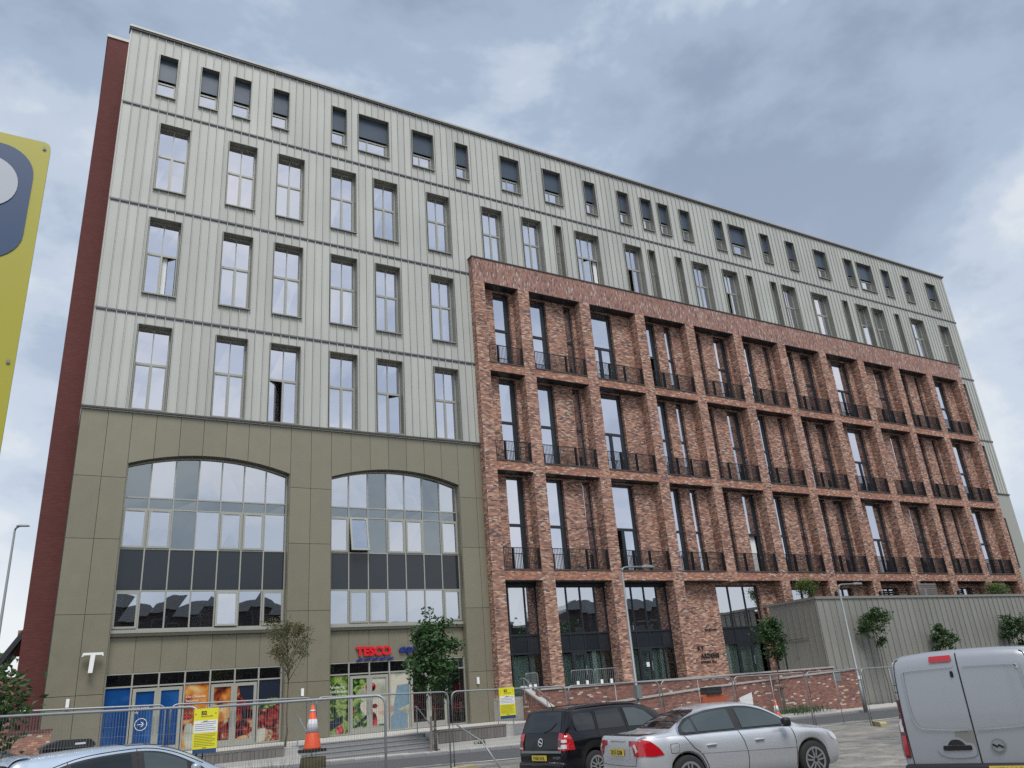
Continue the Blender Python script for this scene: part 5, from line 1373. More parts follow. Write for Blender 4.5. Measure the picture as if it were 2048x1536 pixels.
# ================================================================== vehicles
def paint(name, col, metal=0.0, rough=0.35, film=1.0, coat=0.8, spec=0.5):
    m, nd, lk, b = mat(name)
    g = nd.new('ShaderNodeNewGeometry')
    n = N(nd, 'ShaderNodeTexNoise', Scale=1.8, Detail=6.0, Roughness=0.7); lk.new(g.outputs['Position'], n.inputs['Vector'])
    sp = nd.new('ShaderNodeSeparateXYZ'); lk.new(g.outputs['Position'], sp.inputs[0])
    # road film, thicker low down on the body
    low = math_n(nd, lk, 'MULTIPLY_ADD', sp.outputs['Z'], -1.0, -0.95, clamp=True)
    f = math_n(nd, lk, 'MULTIPLY', math_n(nd, lk, 'MULTIPLY_ADD', low, 0.5 * film, 0.06 * film), n.outputs['Fac'])
    mx = nd.new('ShaderNodeMix'); mx.data_type = 'RGBA'; mx.inputs['A'].default_value = (*col, 1); mx.inputs['B'].default_value = (0.16, 0.15, 0.13, 1)
    lk.new(f, mx.inputs['Factor']); lk.new(mx.outputs['Result'], b.inputs['Base Color'])
    b.inputs['Metallic'].default_value = metal; lk.new(math_n(nd, lk, 'MULTIPLY_ADD', n.outputs['Fac'], 0.2, rough - 0.1), b.inputs['Roughness'])
    b.inputs['Specular IOR Level'].default_value = spec; b.inputs['Coat Weight'].default_value = coat; b.inputs['Coat Roughness'].default_value = 0.06
    return m
M['silver'] = paint('silver_paint', (0.60, 0.62, 0.65), 0.55, 0.38)
M['van_grey'] = paint('van_grey_paint', (0.37, 0.385, 0.41), 0.45, 0.42)
M['black_paint'] = paint('black_paint', (0.004, 0.004, 0.006), 0.0, 0.25, 0.08, 0.55, 0.2)
M['pale_blue'] = paint('pale_blue_paint', (0.42, 0.50, 0.60), 0.45, 0.36)
M['dark_blue'] = paint('dark_paint', (0.02, 0.024, 0.03), 0.2, 0.35)
M['car_win'] = simple('car_window', (0.055, 0.072, 0.075), 0.03, 0.0, spec=0.7)
M['car_win_dark'] = simple('privacy_window', (0.012, 0.014, 0.017), 0.03, 0.0, spec=0.7)
M['trim_black'] = simple('black_trim', (0.012, 0.012, 0.013), 0.45, 0)
M['chrome'] = simple('chrome', (0.75, 0.76, 0.78), 0.12, 1.0)
M['lamp_red'] = simple('lamp_red', (0.42, 0.006, 0.012), 0.12, 0, spec=0.7, coat=0.6)
M['lamp_dark'] = simple('lamp_dark_red', (0.09, 0.006, 0.012), 0.12, 0, spec=0.7, coat=0.6)
M['lamp_clear'] = simple('lamp_clear', (0.62, 0.60, 0.58), 0.1, 0.1, spec=0.7, coat=0.6)
M['plate_yellow'] = simple('number_plate', (0.66, 0.49, 0.06), 0.4)
M['gap'] = simple('panel_gap', (0.008, 0.008, 0.009), 0.8)
M['alloy'] = simple('alloy_wheel', (0.42, 0.43, 0.44), 0.35, 0.7, 0.08, 20)

def spl(tab, x):
    """monotone-ish smooth interpolation through a table"""
    if x <= tab[0][0]: return tab[0][1]
    if x >= tab[-1][0]: return tab[-1][1]
    for i in range(len(tab) - 1):
        if x <= tab[i + 1][0]: break
    x0, y0 = tab[i]; x1, y1 = tab[i + 1]
    h = x1 - x0; d = (y1 - y0) / h
    def sl(j):
        if j <= 0 or j >= len(tab) - 1: return None
        a = (tab[j][1] - tab[j - 1][1]) / (tab[j][0] - tab[j - 1][0]); b = (tab[j + 1][1] - tab[j][1]) / (tab[j + 1][0] - tab[j][0])
        return 0 if a * b <= 0 else 2 * a * b / (a + b)
    m0, m1 = sl(i), sl(i + 1)
    m0 = d if m0 is None else m0; m1 = d if m1 is None else m1
    t = (x - x0) / h
    return y0 * (2 * t ** 3 - 3 * t * t + 1) + m0 * h * (t ** 3 - 2 * t * t + t) + y1 * (-2 * t ** 3 + 3 * t * t) + m1 * h * (t ** 3 - t * t)

class Car:
    def __init__(s, name, label, loc, deg, L, spec, body_m, tilt=0.0):
        s.root = thing(name, label, 'van' if 'van' in name else 'car', loc, R(deg), None)
        s.L = L
        mb = MB(); half = []
        st = [-L / 2, -L / 2 + .012, -L / 2 + .03, -L / 2 + .06, -L / 2 + .1, -L / 2 + .15, -L / 2 + .2]
        x = -L / 2 + .25
        while x < L / 2 - .12: st.append(x); x += 0.05
        st += [L / 2 - .1, L / 2 - .06, L / 2 - .03, L / 2 - .01, L / 2]
        s.spec = spec
        rows = []
        for x in st:
            zt, zb, w, wr = spl(spec['top'], x), spl(spec['belt'], x), spl(spec['w'], x), spl(spec['wr'], x)
            cr_ = spl(spec['crown'], x); zr = zt - cr_
            zb = min(zb, zr - 0.012)
            zbot = spl(spec['sill'], x)
            for xw in spec['axles']:
                d = abs(x - xw)
                if d < spec['arch']: zbot = max(zbot, spec['r'] + math.sqrt(spec['arch'] ** 2 - d * d) * 1.0 - 0.0)
            zbot = min(zbot, zb - 0.05)
            pts = []
            for f, dw in ((0, .07), (.10, .03), (.32, .008), (.55, 0.0), (.78, .012), (.93, .03), (1.0, .05)):
                pts.append((w - dw, zbot + (zb - zbot) * f))
            w5 = w - .05
            for f in (.12, .4, .7, .92):
                b_ = 0.03 * math.sin(math.pi * f)
                pts.append((w5 - .02 + (wr - w5 + .02) * f + b_ * (zr - zb), zb + (zr - zb) * f))
            pts += [(wr - .005, zr), (wr * .93, zr + cr_ * .42), (wr * .82, zr + cr_ * .70), (wr * .5, zr + cr_ * .92), (0, zt)]
            rows.append([(x, y, z) for y, z in pts])
        k = len(rows[0]); full = []
        for r_ in rows:
            full.append(r_ + [(p[0], -p[1], p[2]) for p in reversed(r_[:-1])])
        n = len(full[0])
        for r_ in full: mb.v += r_
        for i in range(len(full) - 1):
            for j in range(n - 1):
                a = i * n + j; mb.f.append((a, a + 1, a + n + 1, a + n)); mb.m.append(0)
        mb.f.append(tuple(range(n - 1, -1, -1))); mb.m.append(0)
        o = (len(full) - 1) * n; mb.f.append(tuple(o + j for j in range(n))); mb.m.append(0)
        s.body = mb.build('body', body_m, s.root)
        auto_smooth(s.body, 32)
        bm = bmesh.new(); bm.from_mesh(s.body.data); s.bvh = BVHTree.FromBMesh(bm); bm.free()
        ub = MB(); wmax = max(v for _, v in spec['w'])
        ub.box(-L / 2 + .35, L / 2 - .5, -wmax + .2, wmax - .2, 0.17, 0.6); ub.build('underbody', M['trim_black'], s.root, fix=False)
        s.wheels()
    def wheels(s):
        sp = s.spec; r = sp['r']; wmax = max(v for _, v in sp['w'])
        for xw in sp['axles']:
            for sd in (1, -1):
                c = (xw, sd * (wmax - 0.115), r)
                t = MB(); t.lathe([(r * .66, -.1), (r * .93, -.105), (r, -.07), (r, .07), (r * .93, .105), (r * .66, .1)], c, 32, 'y')
                ty = t.build('wheel', M['rubber'], s.root, smooth=True)
                rm = MB(); yo = sd * 0.09
                rm.lathe([(r * .60, -.012), (r * .69, .0), (r * .69, .012)], (c[0], c[1] + yo, c[2]), 28, 'y') if False else None
                for k in range(28):
                    a0, a1 = 2 * math.pi * k / 28, 2 * math.pi * (k + 1) / 28
                    q = [(c[0] + rr * math.cos(a), c[1] + sd * 0.109, c[2] + rr * math.sin(a)) for rr, a in ((r * .58, a0), (r * .70, a0), (r * .70, a1), (r * .58, a1))]
                    rm.poly(q)
                for k in range(5):
                    a = 2 * math.pi * k / 5 + .3
                    u = Vector((math.cos(a), 0, math.sin(a))); v = Vector((-math.sin(a), 0, math.cos(a)))
                    for o_ in (-1, 1):
                        p0, p1 = u * r * .1 + v * o_ * r * .05, u * r * .62 + v * o_ * r * .14
                        q = [p0 - v * r * .05, p1 - v * r * .045, p1 + v * r * .045, p0 + v * r * .05]
                        rm.poly([(c[0] + e.x, c[1] + sd * 0.112, c[2] + e.z) for e in q])
                rm.build('rim', M['alloy'], ty)
                MB().lathe([(r * .60, -.02), (r * .60, .02)], (c[0], c[1] + sd * .087, c[2]), 20, 'y').build('brake_disc', M['gap'], ty)
    def decal(s, name, poly, mode, m_, off=0.004, sides=(-1,), parent=None, sub=0.032, mirror=False):
        out = None
        for sd in sides:
            bm = bmesh.new()
            vs = [bm.verts.new((p[0], p[1], 0)) for p in poly]
            bm.faces.new(vs)
            bmesh.ops.triangulate(bm, faces=bm.faces[:])
            for _ in range(7):
                es = [e for e in bm.edges if e.calc_length() > sub]
                if not es: break
                bmesh.ops.subdivide_edges(bm, edges=es, cuts=1)
                bmesh.ops.triangulate(bm, faces=[f for f in bm.faces if len(f.verts) > 3])
            for v in bm.verts:
                a, b_ = v.co.x, v.co.y
                if mode == 'side': o_, d = Vector((a, sd * 3, b_)), Vector((0, -sd, 0))
                elif mode == 'rear': o_, d = Vector((-6, a, b_)), Vector((1, 0, 0))
                elif mode == 'front': o_, d = Vector((6, a, b_)), Vector((-1, 0, 0))
                else: o_, d = Vector((a, b_, 5)), Vector((0, 0, -1))
                h, nrm, _, _ = s.bvh.ray_cast(o_, d)
                if h is None:
                    h, nrm, _, _ = s.bvh.find_nearest(o_ + d * (2.2 if mode == 'side' else (6 - s.L / 2 if mode in ('rear', 'front') else 3.5)))
                if nrm.dot(d) > 0: nrm = -nrm
                v.co = h + nrm * off * 0.6 - d * off * 0.6
            me = bpy.data.meshes.new(name); bm.to_mesh(me); bm.free()
            me.materials.append(m_); me.polygons.foreach_set('use_smooth', [True] * len(me.polygons))
            out = link(name, me, parent or s.root)
        return out
    def strip(s, name, pts, wd, mode, m_, off=0.005, sides=(-1,), parent=None):
        """thin line along a 2D polyline"""
        L_, R_ = [], []
        for i, p in enumerate(pts):
            a = pts[max(i - 1, 0)]; b = pts[min(i + 1, len(pts) - 1)]
            dx, dy = b[0] - a[0], b[1] - a[1]; l = math.hypot(dx, dy) or 1
            L_.append((p[0] - dy / l * wd / 2, p[1] + dx / l * wd / 2)); R_.append((p[0] + dy / l * wd / 2, p[1] - dx / l * wd / 2))
        return s.decal(name, L_ + R_[::-1], mode, m_, off, sides, parent, sub=0.06)
    def box(s, name, x0, x1, y0, y1, z0, z1, m_, bev=0.0, parent=None):
        o = MB().box(x0, x1, y0, y1, z0, z1).build(name, m_, parent or s.root)
        if bev:
            bm = bmesh.new(); bm.from_mesh(o.data); bmesh.ops.bevel(bm, geom=bm.edges[:], offset=bev, segments=3, affect='EDGES', profile=0.5)
            bm.to_mesh(o.data); bm.free(); auto_smooth(o, 50)
        return o
    def plate(s, txt, x, y, z, w=0.52, h=0.112, tilt=0.0):
        p = MB().box(x - .012, x, y - w / 2, y + w / 2, z - h / 2, z + h / 2).build('number_plate', M['plate_yellow'], s.root)
        me = text_mesh(txt, h * .92, 0.001, align='CENTER', bold=0.0015, wid=0.93)
        me.transform(Matrix.Translation((x - .014, y, z - h * .33)) @ Matrix.Rotation(R(-90), 4, 'Z') @ Matrix.Rotation(R(90), 4, 'X'))
        me.materials.clear(); me.materials.append(M['print_black']); link('lettering', me, p)
def curve(pts, n=6):
    """Catmull-Rom through control points (open)"""
    out = []
    P = [pts[0]] + list(pts) + [pts[-1]]
    for i in range(1, len(P) - 2):
        for k in range(n):
            t = k / n; a, b, c, d = P[i - 1], P[i], P[i + 1], P[i + 2]
            out.append(tuple(0.5 * (2 * b[j] + (c[j] - a[j]) * t + (2 * a[j] - 5 * b[j] + 4 * c[j] - d[j]) * t * t + (3 * b[j] - a[j] - 3 * c[j] + d[j]) * t ** 3) for j in (0, 1)))
    out.append(tuple(pts[-1]))
    return out

# ------------------------------------------------------------------ silver saloon
saloon = dict(
    top=[(-2.315, .60), (-2.30, .90), (-2.27, 1.02), (-2.2, 1.06), (-1.9, 1.075), (-1.6, 1.10), (-1.3, 1.235), (-1.0, 1.36), (-.7, 1.44), (-.3, 1.478), (.1, 1.475), (.5, 1.41), (.9, 1.225), (1.25, 1.03), (1.4, .99), (1.8, .93), (2.1, .84), (2.25, .72), (2.315, .56)],
    belt=[(-2.315, .54), (-2.30, .84), (-2.27, .95), (-2.2, .985), (-1.6, 1.0), (-.8, .965), (0, .95), (1.0, .93), (1.6, .88), (2.0, .79), (2.2, .66), (2.315, .50)],
    w=[(-2.315, .66), (-2.28, .76), (-2.15, .85), (-1.8, .91), (-1.2, .93), (0, .932), (1.2, .93), (1.7, .90), (2.0, .83), (2.2, .70), (2.315, .52)],
    wr=[(-2.315, .60), (-2.28, .70), (-2.2, .77), (-1.7, .78), (-1.4, .70), (-1.0, .64), (-.5, .62), (.2, .62), (.6, .64), (1.0, .69), (1.3, .73), (1.8, .70), (2.1, .62), (2.315, .42)],
    crown=[(-2.315, .03), (-2.1, .03), (-1.6, .04), (-1.0, .085), (-.5, .10), (.3, .10), (.9, .07), (1.3, .05), (1.9, .06), (2.315, .03)],
    sill=[(-2.315, .40), (-2.1, .28), (-1.7, .23), (1.6, .21), (2.0, .24), (2.315, .36)], axles=(-1.38, 1.395), r=.335, arch=.375)
V = Car('silver_saloon', 'silver four-door saloon parked beside the black people carrier', (12.02, 12.84, -1.874), -9.3, 4.63, saloon, M['silver'])
dlo_t = curve([(-1.46, 1.02), (-1.40, 1.13), (-1.15, 1.27), (-.75, 1.365), (-.25, 1.40), (.15, 1.39), (.5, 1.31), (.8, 1.17), (1.06, 1.0)])
dlo = dlo_t + [(1.05, .975), (.4, .985), (-.6, .995), (-1.40, 1.0)]
cx_, cz_ = -.2, 1.15
grow = lambda P_, g: [(cx_ + (x - cx_) * (1 + g * .55), cz_ + (z - cz_) * (1 + g * 1.6)) for x, z in P_]
V.decal('chrome_trim', grow(dlo, .045), 'side', M['chrome'], .006, (-1, 1))
V.decal('window_surround', grow(dlo, -.01), 'side', M['trim_black'], .014, (-1, 1))
inner = grow(dlo, -.11)
def cutx(P_, x0, x1): return clip_poly(P_, x0, x1, 0, 3)
for x0, x1 in ((-1.5, -1.12), (-1.07, -.27), (-.10, 1.0)):
    V.decal('window', cutx(inner, x0, x1), 'side', M['car_win'], .022, (-1, 1))
V.decal('rear_window', [(-.60, 1.115), (.60, 1.115), (.575, 1.17), (.50, 1.36), (.40, 1.40), (-.40, 1.40), (-.50, 1.36), (-.575, 1.17)], 'rear', M['car_win_dark'], .006)
V.decal('windscreen', [(-.66, 1.05), (.66, 1.05), (.56, 1.38), (-.56, 1.38)], 'front', M['car_win'], .006)
for pts in (curve([(-.22, .985), (-.14, .80), (-.10, .55), (-.13, .28)]), curve([(-1.40, .99), (-1.25, .80), (-1.08, .66), (-.98, .45), (-.98, .28)]), curve([(.98, .96), (1.02, .75), (1.0, .5), (.97, .28)])):
    V.strip('panel_gap', pts, .012, 'side', M['gap'], .004, (-1, 1))
V.strip('body_crease', curve([(-1.5, .70), (-.5, .66), (.6, .62), (1.3, .60)]), .012, 'side', M['silver'], .009, (-1, 1))
for x in (-.86, .20):
    for sd in (-1, 1): V.box('door_handle', x - .10, x + .10, sd * .94 - .018, sd * .94 + .018, .785, .815, M['silver'], .012)
V.decal('fuel_flap', rrect(-1.72, -1.54, .72, .88, .035), 'side', M['gap'], .003); V.decal('fuel_flap', rrect(-1.713, -1.547, .727, .873, .03), 'side', M['silver'], .005)
V.decal('tail_lamp', curve([(-2.23, .985), (-2.1, .96), (-1.95, .84), (-1.86, .72)]) + [(-2.05, .705), (-2.25, .72)], 'side', M['lamp_red'], .012, (-1, 1))
for sd in (-1, 1):
    lp_ = [(sd * .44, .97), (sd * .68, .97), (sd * .79, .955), (sd * .80, .71), (sd * .62, .72), (sd * .57, .87), (sd * .44, .89)]
    V.decal('tail_lamp', lp_, 'rear', M['lamp_red'], .012)
    V.decal('reversing_lamp', [(sd * .60, .90), (sd * .68, .92), (sd * .74, .80), (sd * .68, .77), (sd * .66, .84)], 'rear', M['lamp_clear'], .018)
V.decal('boot_recess', rrect(-.45, .45, .66, .90, .05), 'rear', M['silver'], .003)
V.decal('boot_gap', curve([(-.80, .99), (-.66, .62), (-.60, .56), (0, .545), (.60, .56), (.66, .62), (.80, .99)])[::-1] + curve([(-.79, .99), (-.65, .63), (-.595, .568), (0, .553), (.595, .568), (.65, .63), (.79, .99)]), 'rear', M['gap'], .003)
V.strip('badge', [(-.30, .955), (.30, .955)], .022, 'rear', M['chrome'], .007)
V.plate('SX15 GXM', -2.335, 0, .775)
V.box('bumper', -2.36, -2.2, -.70, .70, .30, .50, M['silver'], .06)
V.box('mirror', .70, .86, -1.11, -.95, .97, 1.13, M['trim_black'], .05); V.box('mirror', .70, .86, .95, 1.11, .97, 1.13, M['trim_black'], .05)
V.decal('aerial_fin', [(-1.0, -.03), (-.80, -.015), (-.80, .015), (-1.0, .03)], 'top', M['silver'], .035)
V.decal('headlamp', [(1.85, .80), (2.18, .70), (2.20, .60), (1.95, .66)], 'side', M['lamp_clear'], .006, (-1, 1))
V.strip('boot_edge', [(-.70, 1.055), (.70, 1.055)], .02, 'rear', M['gap'], .003)
# steering wheel seen through the glass is too dim to build; seats' headrests show as paler patches
# ------------------------------------------------------------------ black people carrier
mpv = dict(
    top=[(-2.235, .55), (-2.22, .80), (-2.18, 1.0), (-2.10, 1.18), (-2.0, 1.42), (-1.93, 1.56), (-1.8, 1.60), (-1.3, 1.63), (-.5, 1.645), (.2, 1.62), (.7, 1.53), (1.2, 1.30), (1.6, 1.08), (1.75, 1.04), (2.0, .93), (2.18, .76), (2.235, .55)],
    belt=[(-2.235, .50), (-2.22, .76), (-2.18, .96), (-2.1, 1.02), (-1.5, 1.03), (0, 1.0), (1.0, .97), (1.7, .92), (2.05, .78), (2.235, .50)],
    w=[(-2.235, .74), (-2.2, .80), (-2.05, .87), (-1.6, .90), (0, .90), (1.5, .90), (1.9, .84), (2.15, .70), (2.235, .55)],
    wr=[(-2.235, .70), (-2.18, .78), (-2.1, .78), (-1.95, .73), (-1.2, .68), (0, .67), (.7, .67), (1.3, .70), (1.7, .70), (2.235, .42)],
    crown=[(-2.235, .03), (-1.95, .05), (-1.5, .10), (.3, .10), (1.2, .07), (2.235, .04)],
    sill=[(-2.235, .38), (-2.0, .26), (-1.5, .22), (1.7, .22), (2.235, .34)], axles=(-1.32, 1.38), r=.33, arch=.37)
Z = Car('people_carrier', 'black people carrier with large red and clear rear lamps', (12.67, 17.47, -1.922), 7.8, 4.47, mpv, M['black_paint'])
Z.decal('rear_window', [(-.64, 1.10), (.64, 1.10), (.60, 1.35), (.55, 1.52), (-.55, 1.52), (-.60, 1.35)], 'rear', M['car_win_dark'], .006)
Z.strip('wiper', curve([(-.05, 1.11), (-.25, 1.15), (-.45, 1.28)]), .03, 'rear', M['trim_black'], .016)
for P_ in (rrect(-1.85, -1.22, 1.09, 1.46, .08), [(-1.12, 1.09), (-.25, 1.08), (-.32, 1.49), (-1.10, 1.48)], [(-.12, 1.08), (1.0, 1.04), (.55, 1.38), (.25, 1.47), (-.15, 1.49)]):
    Z.decal('window', P_, 'side', M['car_win_dark'] if P_[0][0] < -.2 else M['car_win'], .007, (-1, 1))
Z.decal('roof_rail', [(-1.6, -.635), (.4, -.63), (.4, -.585), (-1.6, -.59)], 'top', M['trim_black'], .035); Z.decal('roof_rail', [(-1.6, .635), (.4, .63), (.4, .585), (-1.6, .59)], 'top', M['trim_black'], .035)
for sd in (-1, 1):
    Z.decal('tail_lamp', [(sd * .62, 1.09), (sd * .76, 1.07), (sd * .83, .95), (sd * .84, .72), (sd * .62, .73)], 'rear', M['lamp_red'], .012)
    Z.decal('lamp_segment', [(sd * .64, .955), (sd * .82, .945), (sd * .83, .885), (sd * .64, .89)], 'rear', M['lamp_clear'], .020)
    Z.decal('lamp_segment', [(sd * .64, .85), (sd * .83, .845), (sd * .835, .76), (sd * .64, .765)], 'rear', M['lamp_clear'], .020)
    Z.decal('lamp_segment', [(sd * .64, .95), (sd * .73, .947), (sd * .73, .80), (sd * .64, .80)], 'rear', M['lamp_dark'], .026)
Z.decal('tail_lamp', curve([(-2.11, 1.09), (-2.04, 1.05), (-1.98, .92), (-1.95, .73)]) + [(-2.16, .73)], 'side', M['lamp_red'], .012, (-1, 1))
Z.strip('chrome_bar', [(-.72, .70), (.72, .70)], .05, 'rear', M['galv_dull'], .010)
ring = [(.085 * math.cos(t), .90 + .085 * math.sin(t)) for t in [2 * math.pi * i / 24 for i in range(24)]]
Z.decal('badge', ring, 'rear', M['chrome'], .012); Z.decal('badge_centre', [(x * .78, .90 + (z - .90) * .78) for x, z in ring], 'rear', M['trim_black'], .016)
Z.strip('badge_bar', [(-.06, .875), (0, .905), (.0, .895), (.06, .925)], .022, 'rear', M['chrome'], .019)
Z.plate('FV60 KHL', -2.25, .04, .575)
Z.box('bumper', -2.29, -2.1, -.80, .80, .28, .50, M['black_paint'], .07)
for pts in (curve([(-1.17, 1.5), (-1.16, 1.0), (-1.05, .7), (-1.0, .5)]), curve([(-.20, 1.5), (-.19, 1.0), (-.14, .6), (-.15, .25)])): Z.strip('panel_gap', pts, .012, 'side', M['gap'], .004, (-1, 1))
aer = MB().tube([(-1.75, 0, 1.60), (-2.0, 0, 1.95)], [.008, .003], 6).build('aerial', M['trim_black'], Z.root)
lt = text_mesh('1.9 CDTi', .07, .001); lt.transform(Matrix.Translation((-2.262, -.45, .56)) @ Matrix.Rotation(R(-90), 4, 'Z') @ Matrix.Rotation(R(90), 4, 'X')); lt.materials.clear(); lt.materials.append(M['chrome']); link('lettering', lt, Z.root)
# ------------------------------------------------------------------ grey panel van
vanspec = dict(
    top=[(-2.5, .95), (-2.495, 1.55), (-2.48, 1.80), (-2.45, 1.90), (-2.35, 1.955), (-2.0, 1.965), (.5, 1.965), (1.0, 1.93), (1.5, 1.60), (1.9, 1.2), (2.1, 1.12), (2.4, .9), (2.5, .6)],
    belt=[(-2.5, .80), (-2.47, 1.10), (-2.3, 1.15), (1.0, 1.12), (1.9, 1.05), (2.3, .8), (2.5, .52)],
    w=[(-2.5, .925), (-2.47, .945), (-2.4, .965), (-2.0, .975), (1.5, .975), (2.2, .90), (2.5, .65)],
    wr=[(-2.5, .84), (-2.4, .86), (-2.0, .85), (.5, .84), (1.2, .83), (2.0, .8), (2.5, .5)],
    crown=[(-2.5, .05), (-2.4, .09), (-2.0, .10), (1.0, .09), (2.5, .05)],
    sill=[(-2.5, .32), (-2.3, .28), (2.2, .26), (2.5, .36)], axles=(-1.45, 1.6), r=.33, arch=.38)
T = Car('panel_van', 'grey panel van with twin rear doors at the right edge', (13.25, 7.78, -1.80), 20.2, 5.0, vanspec, M['van_grey'])
T.strip('door_gap', [(0, .35), (0, 1.2), (0, 1.95)], .016, 'rear', M['gap'], .004)
for sd in (1, -1):
    T.strip('door_gap', curve([(sd * .83, .45), (sd * .845, 1.2), (sd * .82, 1.78), (sd * .76, 1.88)]), .011, 'rear', M['gap'], .004)
    # pressed panel: raised rim line
    rp_ = [(sd * .06, 1.74), (sd * .66, 1.72), (sd * .72, 1.66), (sd * .73, 1.3), (sd * .70, 1.06), (sd * .60, .985), (sd * .06, .955)]
    T.strip('pressed_edge', curve(rp_, 5), .018, 'rear', M['van_grey'], .014)
    T.strip('pressed_edge', curve([(sd * .70, 1.06), (sd * .62, .985), (sd * .35, .96), (sd * .03, .945)], 4), .012, 'rear', M['chrome'], .017)
    T.decal('tail_lamp', [(sd * .85, 1.36), (sd * .918, 1.36), (sd * .918, .62), (sd * .85, .62)], 'rear', M['lamp_dark'], .010)
    T.decal('lamp_segment', [(sd * .865, 1.12), (sd * .912, 1.12), (sd * .912, .95), (sd * .87, .95)], 'rear', M['lamp_clear'], .016)
    T.decal('lamp_segment', [(sd * .862, .90), (sd * .912, .90), (sd * .912, .66), (sd * .865, .66)], 'rear', M['lamp_red'], .016)
    T.decal('pillar_joint', [(sd * .85, 1.455), (sd * .915, 1.455), (sd * .915, 1.465), (sd * .85, 1.465)], 'rear', M['gap'], .006); T.decal('pillar_joint', [(sd * .85, 1.545), (sd * .915, 1.545), (sd * .915, 1.555), (sd * .85, 1.555)], 'rear', M['gap'], .006)
T.decal('side_lamp', [(-2.47, 1.36), (-2.40, 1.36), (-2.38, .62), (-2.47, .62)], 'side', M['lamp_dark'], .010, (-1, 1))
T.decal('brake_lamp', rrect(.06, .34, 1.805, 1.885, .015), 'rear', M['lamp_red'], .012)
T.decal('lock', rrect(.075, .115, 1.60, 1.685, .018), 'rear', M['gap'], .008)
T.decal('handle_recess', curve([(.50, .72), (.44, .79), (.36, .80), (.28, .86), (.20, .86), (.12, .80), (.04, .78), (.03, .66), (.12, .62), (.35, .62), (.46, .66)], 3), 'rear', M['van_grey'], .010)
T.decal('handle', rrect(.07, .42, .705, .765, .02), 'rear', M['gap'], .020); T.decal('handle', curve([(.14, .77), (.2, .83), (.3, .83), (.36, .77)], 4), 'rear', M['trim_black'], .018)
T.decal('patch', [(.03, .64), (.22, .64), (.24, .93), (.02, .945)], 'rear', M['surround'], .006)
bd = [(-.24 + .085 * math.cos(t), .75 + .085 * math.sin(t)) for t in [2 * math.pi * i / 24 for i in range(24)]]
T.decal('badge', bd, 'rear', M['galv_dull'], .014); T.decal('badge_centre', [(-.24 + (x + .24) * .8, .75 + (z - .75) * .8) for x, z in bd], 'rear', M['galv'], .018)
T.strip('badge_bar', [(-.30, .73), (-.25, .76), (-.23, .74), (-.18, .77)], .025, 'rear', M['gap'], .022)
T.box('bumper', -2.6, -2.4, -.95, .95, .32, .55, M['trim_black'], .05)
T.plate('KT16 VVL', -2.61, -.35, .47)
# ------------------------------------------------------------------ pale blue hatchback and a dark car
hatch = dict(
    top=[(-2.1, .55), (-2.08, .85), (-2.03, 1.05), (-1.93, 1.28), (-1.85, 1.40), (-1.75, 1.44), (-1.2, 1.485), (-.5, 1.51), (.1, 1.505), (.5, 1.45), (.9, 1.30), (1.3, 1.09), (1.5, 1.01), (1.85, .90), (2.03, .74), (2.1, .52)],
    belt=[(-2.1, .50), (-2.05, .80), (-1.9, .98), (-1.2, 1.0), (0, .96), (1.0, .93), (1.6, .88), (1.95, .74), (2.1, .46)],
    w=[(-2.1, .70), (-2.05, .78), (-1.9, .85), (-1.4, .885), (0, .885), (1.4, .88), (1.8, .82), (2.0, .70), (2.1, .5)],
    wr=[(-2.1, .60), (-1.95, .62), (-1.6, .60), (0, .60), (.5, .61), (1.0, .66), (1.4, .70), (2.1, .42)],
    crown=[(-2.1, .03), (-1.8, .05), (-1.2, .09), (.4, .10), (1.2, .06), (2.1, .04)],
    sill=[(-2.1, .36), (-1.9, .26), (-1.5, .2), (1.6, .2), (2.1, .34)], axles=(-1.28, 1.30), r=.315, arch=.355)
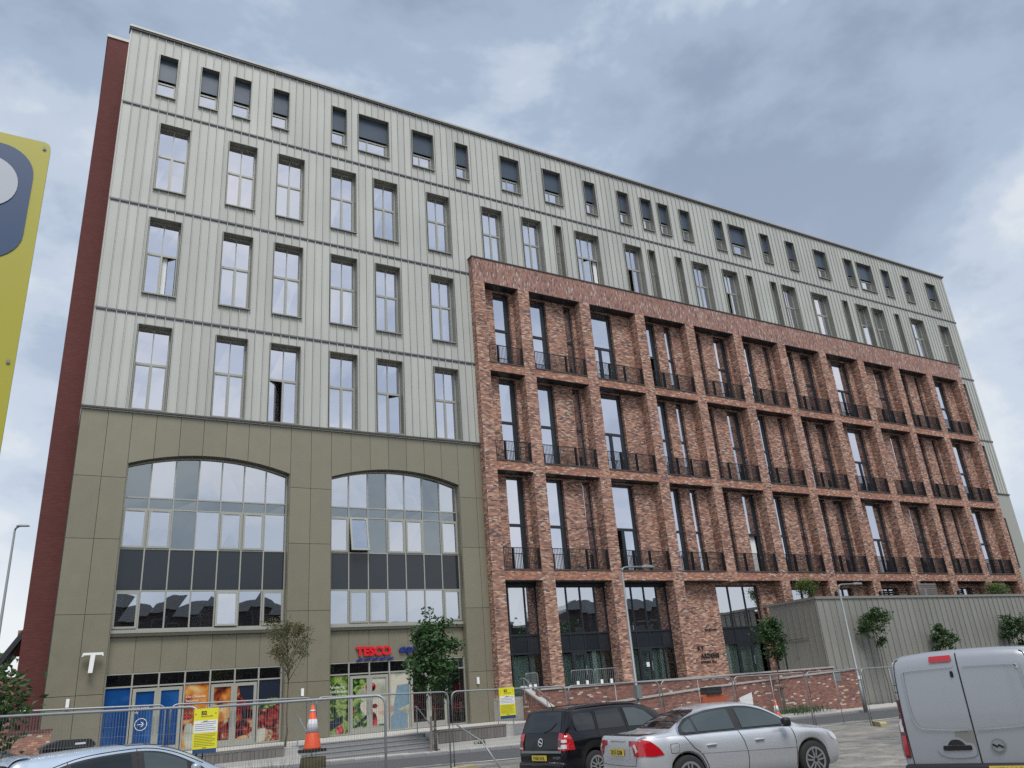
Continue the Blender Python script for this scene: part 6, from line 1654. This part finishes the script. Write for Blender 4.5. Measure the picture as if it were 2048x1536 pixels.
def hatchback(name, label, loc, deg, pm):
    H = Car(name, label, loc, deg, 4.2, hatch, pm)
    t_ = curve([(-1.62, 1.06), (-1.35, 1.22), (-.9, 1.335), (-.3, 1.385), (.2, 1.38), (.6, 1.28), (1.05, 1.06)])
    P_ = t_ + [(1.15, .985), (.4, 1.0), (-.6, 1.02), (-1.5, 1.04)]
    H.decal('window_surround', P_, 'side', M['trim_black'], .005, (-1, 1))
    q = [(-.25 + (x + .25) * .94, 1.19 + (z - 1.19) * .86) for x, z in P_]
    for x0, x1, m_ in ((-1.7, -1.12, 'car_win_dark'), (-1.05, -.12, 'car_win_dark'), (.08, .80, 'car_win'), (.88, 1.2, 'car_win')): H.decal('window', clip_poly(q, x0, x1, 0, 3), 'side', M[m_], .009, (-1, 1))
    H.decal('rear_window', [(-.56, 1.08), (.56, 1.08), (.50, 1.36), (-.50, 1.36)], 'rear', M['car_win_dark'], .006)
    H.decal('windscreen', [(-.66, 1.04), (.66, 1.04), (.54, 1.43), (-.54, 1.43)], 'front', M['car_win'], .006)
    H.decal('sunroof', [(-.15, -.46), (.42, -.46), (.42, .46), (-.15, .46)], 'top', M['car_win_dark'], .006)
    H.strip('roof_gap', curve([(-1.38, 1.25), (-.9, 1.375), (-.3, 1.425), (.2, 1.42), (.65, 1.31), (1.1, 1.10)]), .011, 'side', M['gap'], .004, (-1, 1))
    H.strip('panel_gap', [(-.02, 1.42), (-.02, 1.0), (.0, .6), (-.02, .25)], .011, 'side', M['gap'], .005, (-1, 1))
    H.strip('panel_gap', curve([(-1.10, 1.33), (-1.08, 1.0), (-.95, .7), (-.93, .5)]), .011, 'side', M['gap'], .005, (-1, 1))
    H.decal('spoiler', [(-1.9, -.55), (-1.62, -.56), (-1.62, .56), (-1.9, .55)], 'top', pm, .03)
    for sd in (-1, 1):
        H.decal('tail_lamp', [(sd * .58, .98), (sd * .82, .98), (sd * .84, .78), (sd * .62, .76)], 'rear', M['lamp_red'], .007)
        H.box('mirror', .78, .92, sd * 1.0 - .07, sd * 1.0 + .07, .98, 1.12, pm, .045)
    return H
Hb = hatchback('pale_blue_hatchback', 'pale blue hatchback with dark rear windows at the bottom left', (1.66, 16.6, -1.765), 13.5, M['pale_blue'])
Hd = hatchback('dark_hatchback', 'dark car cut by the left edge in front of the low brick wall', (-1.35, 26.0, gz(-1.3, 26)), 2.0, M['dark_blue'])
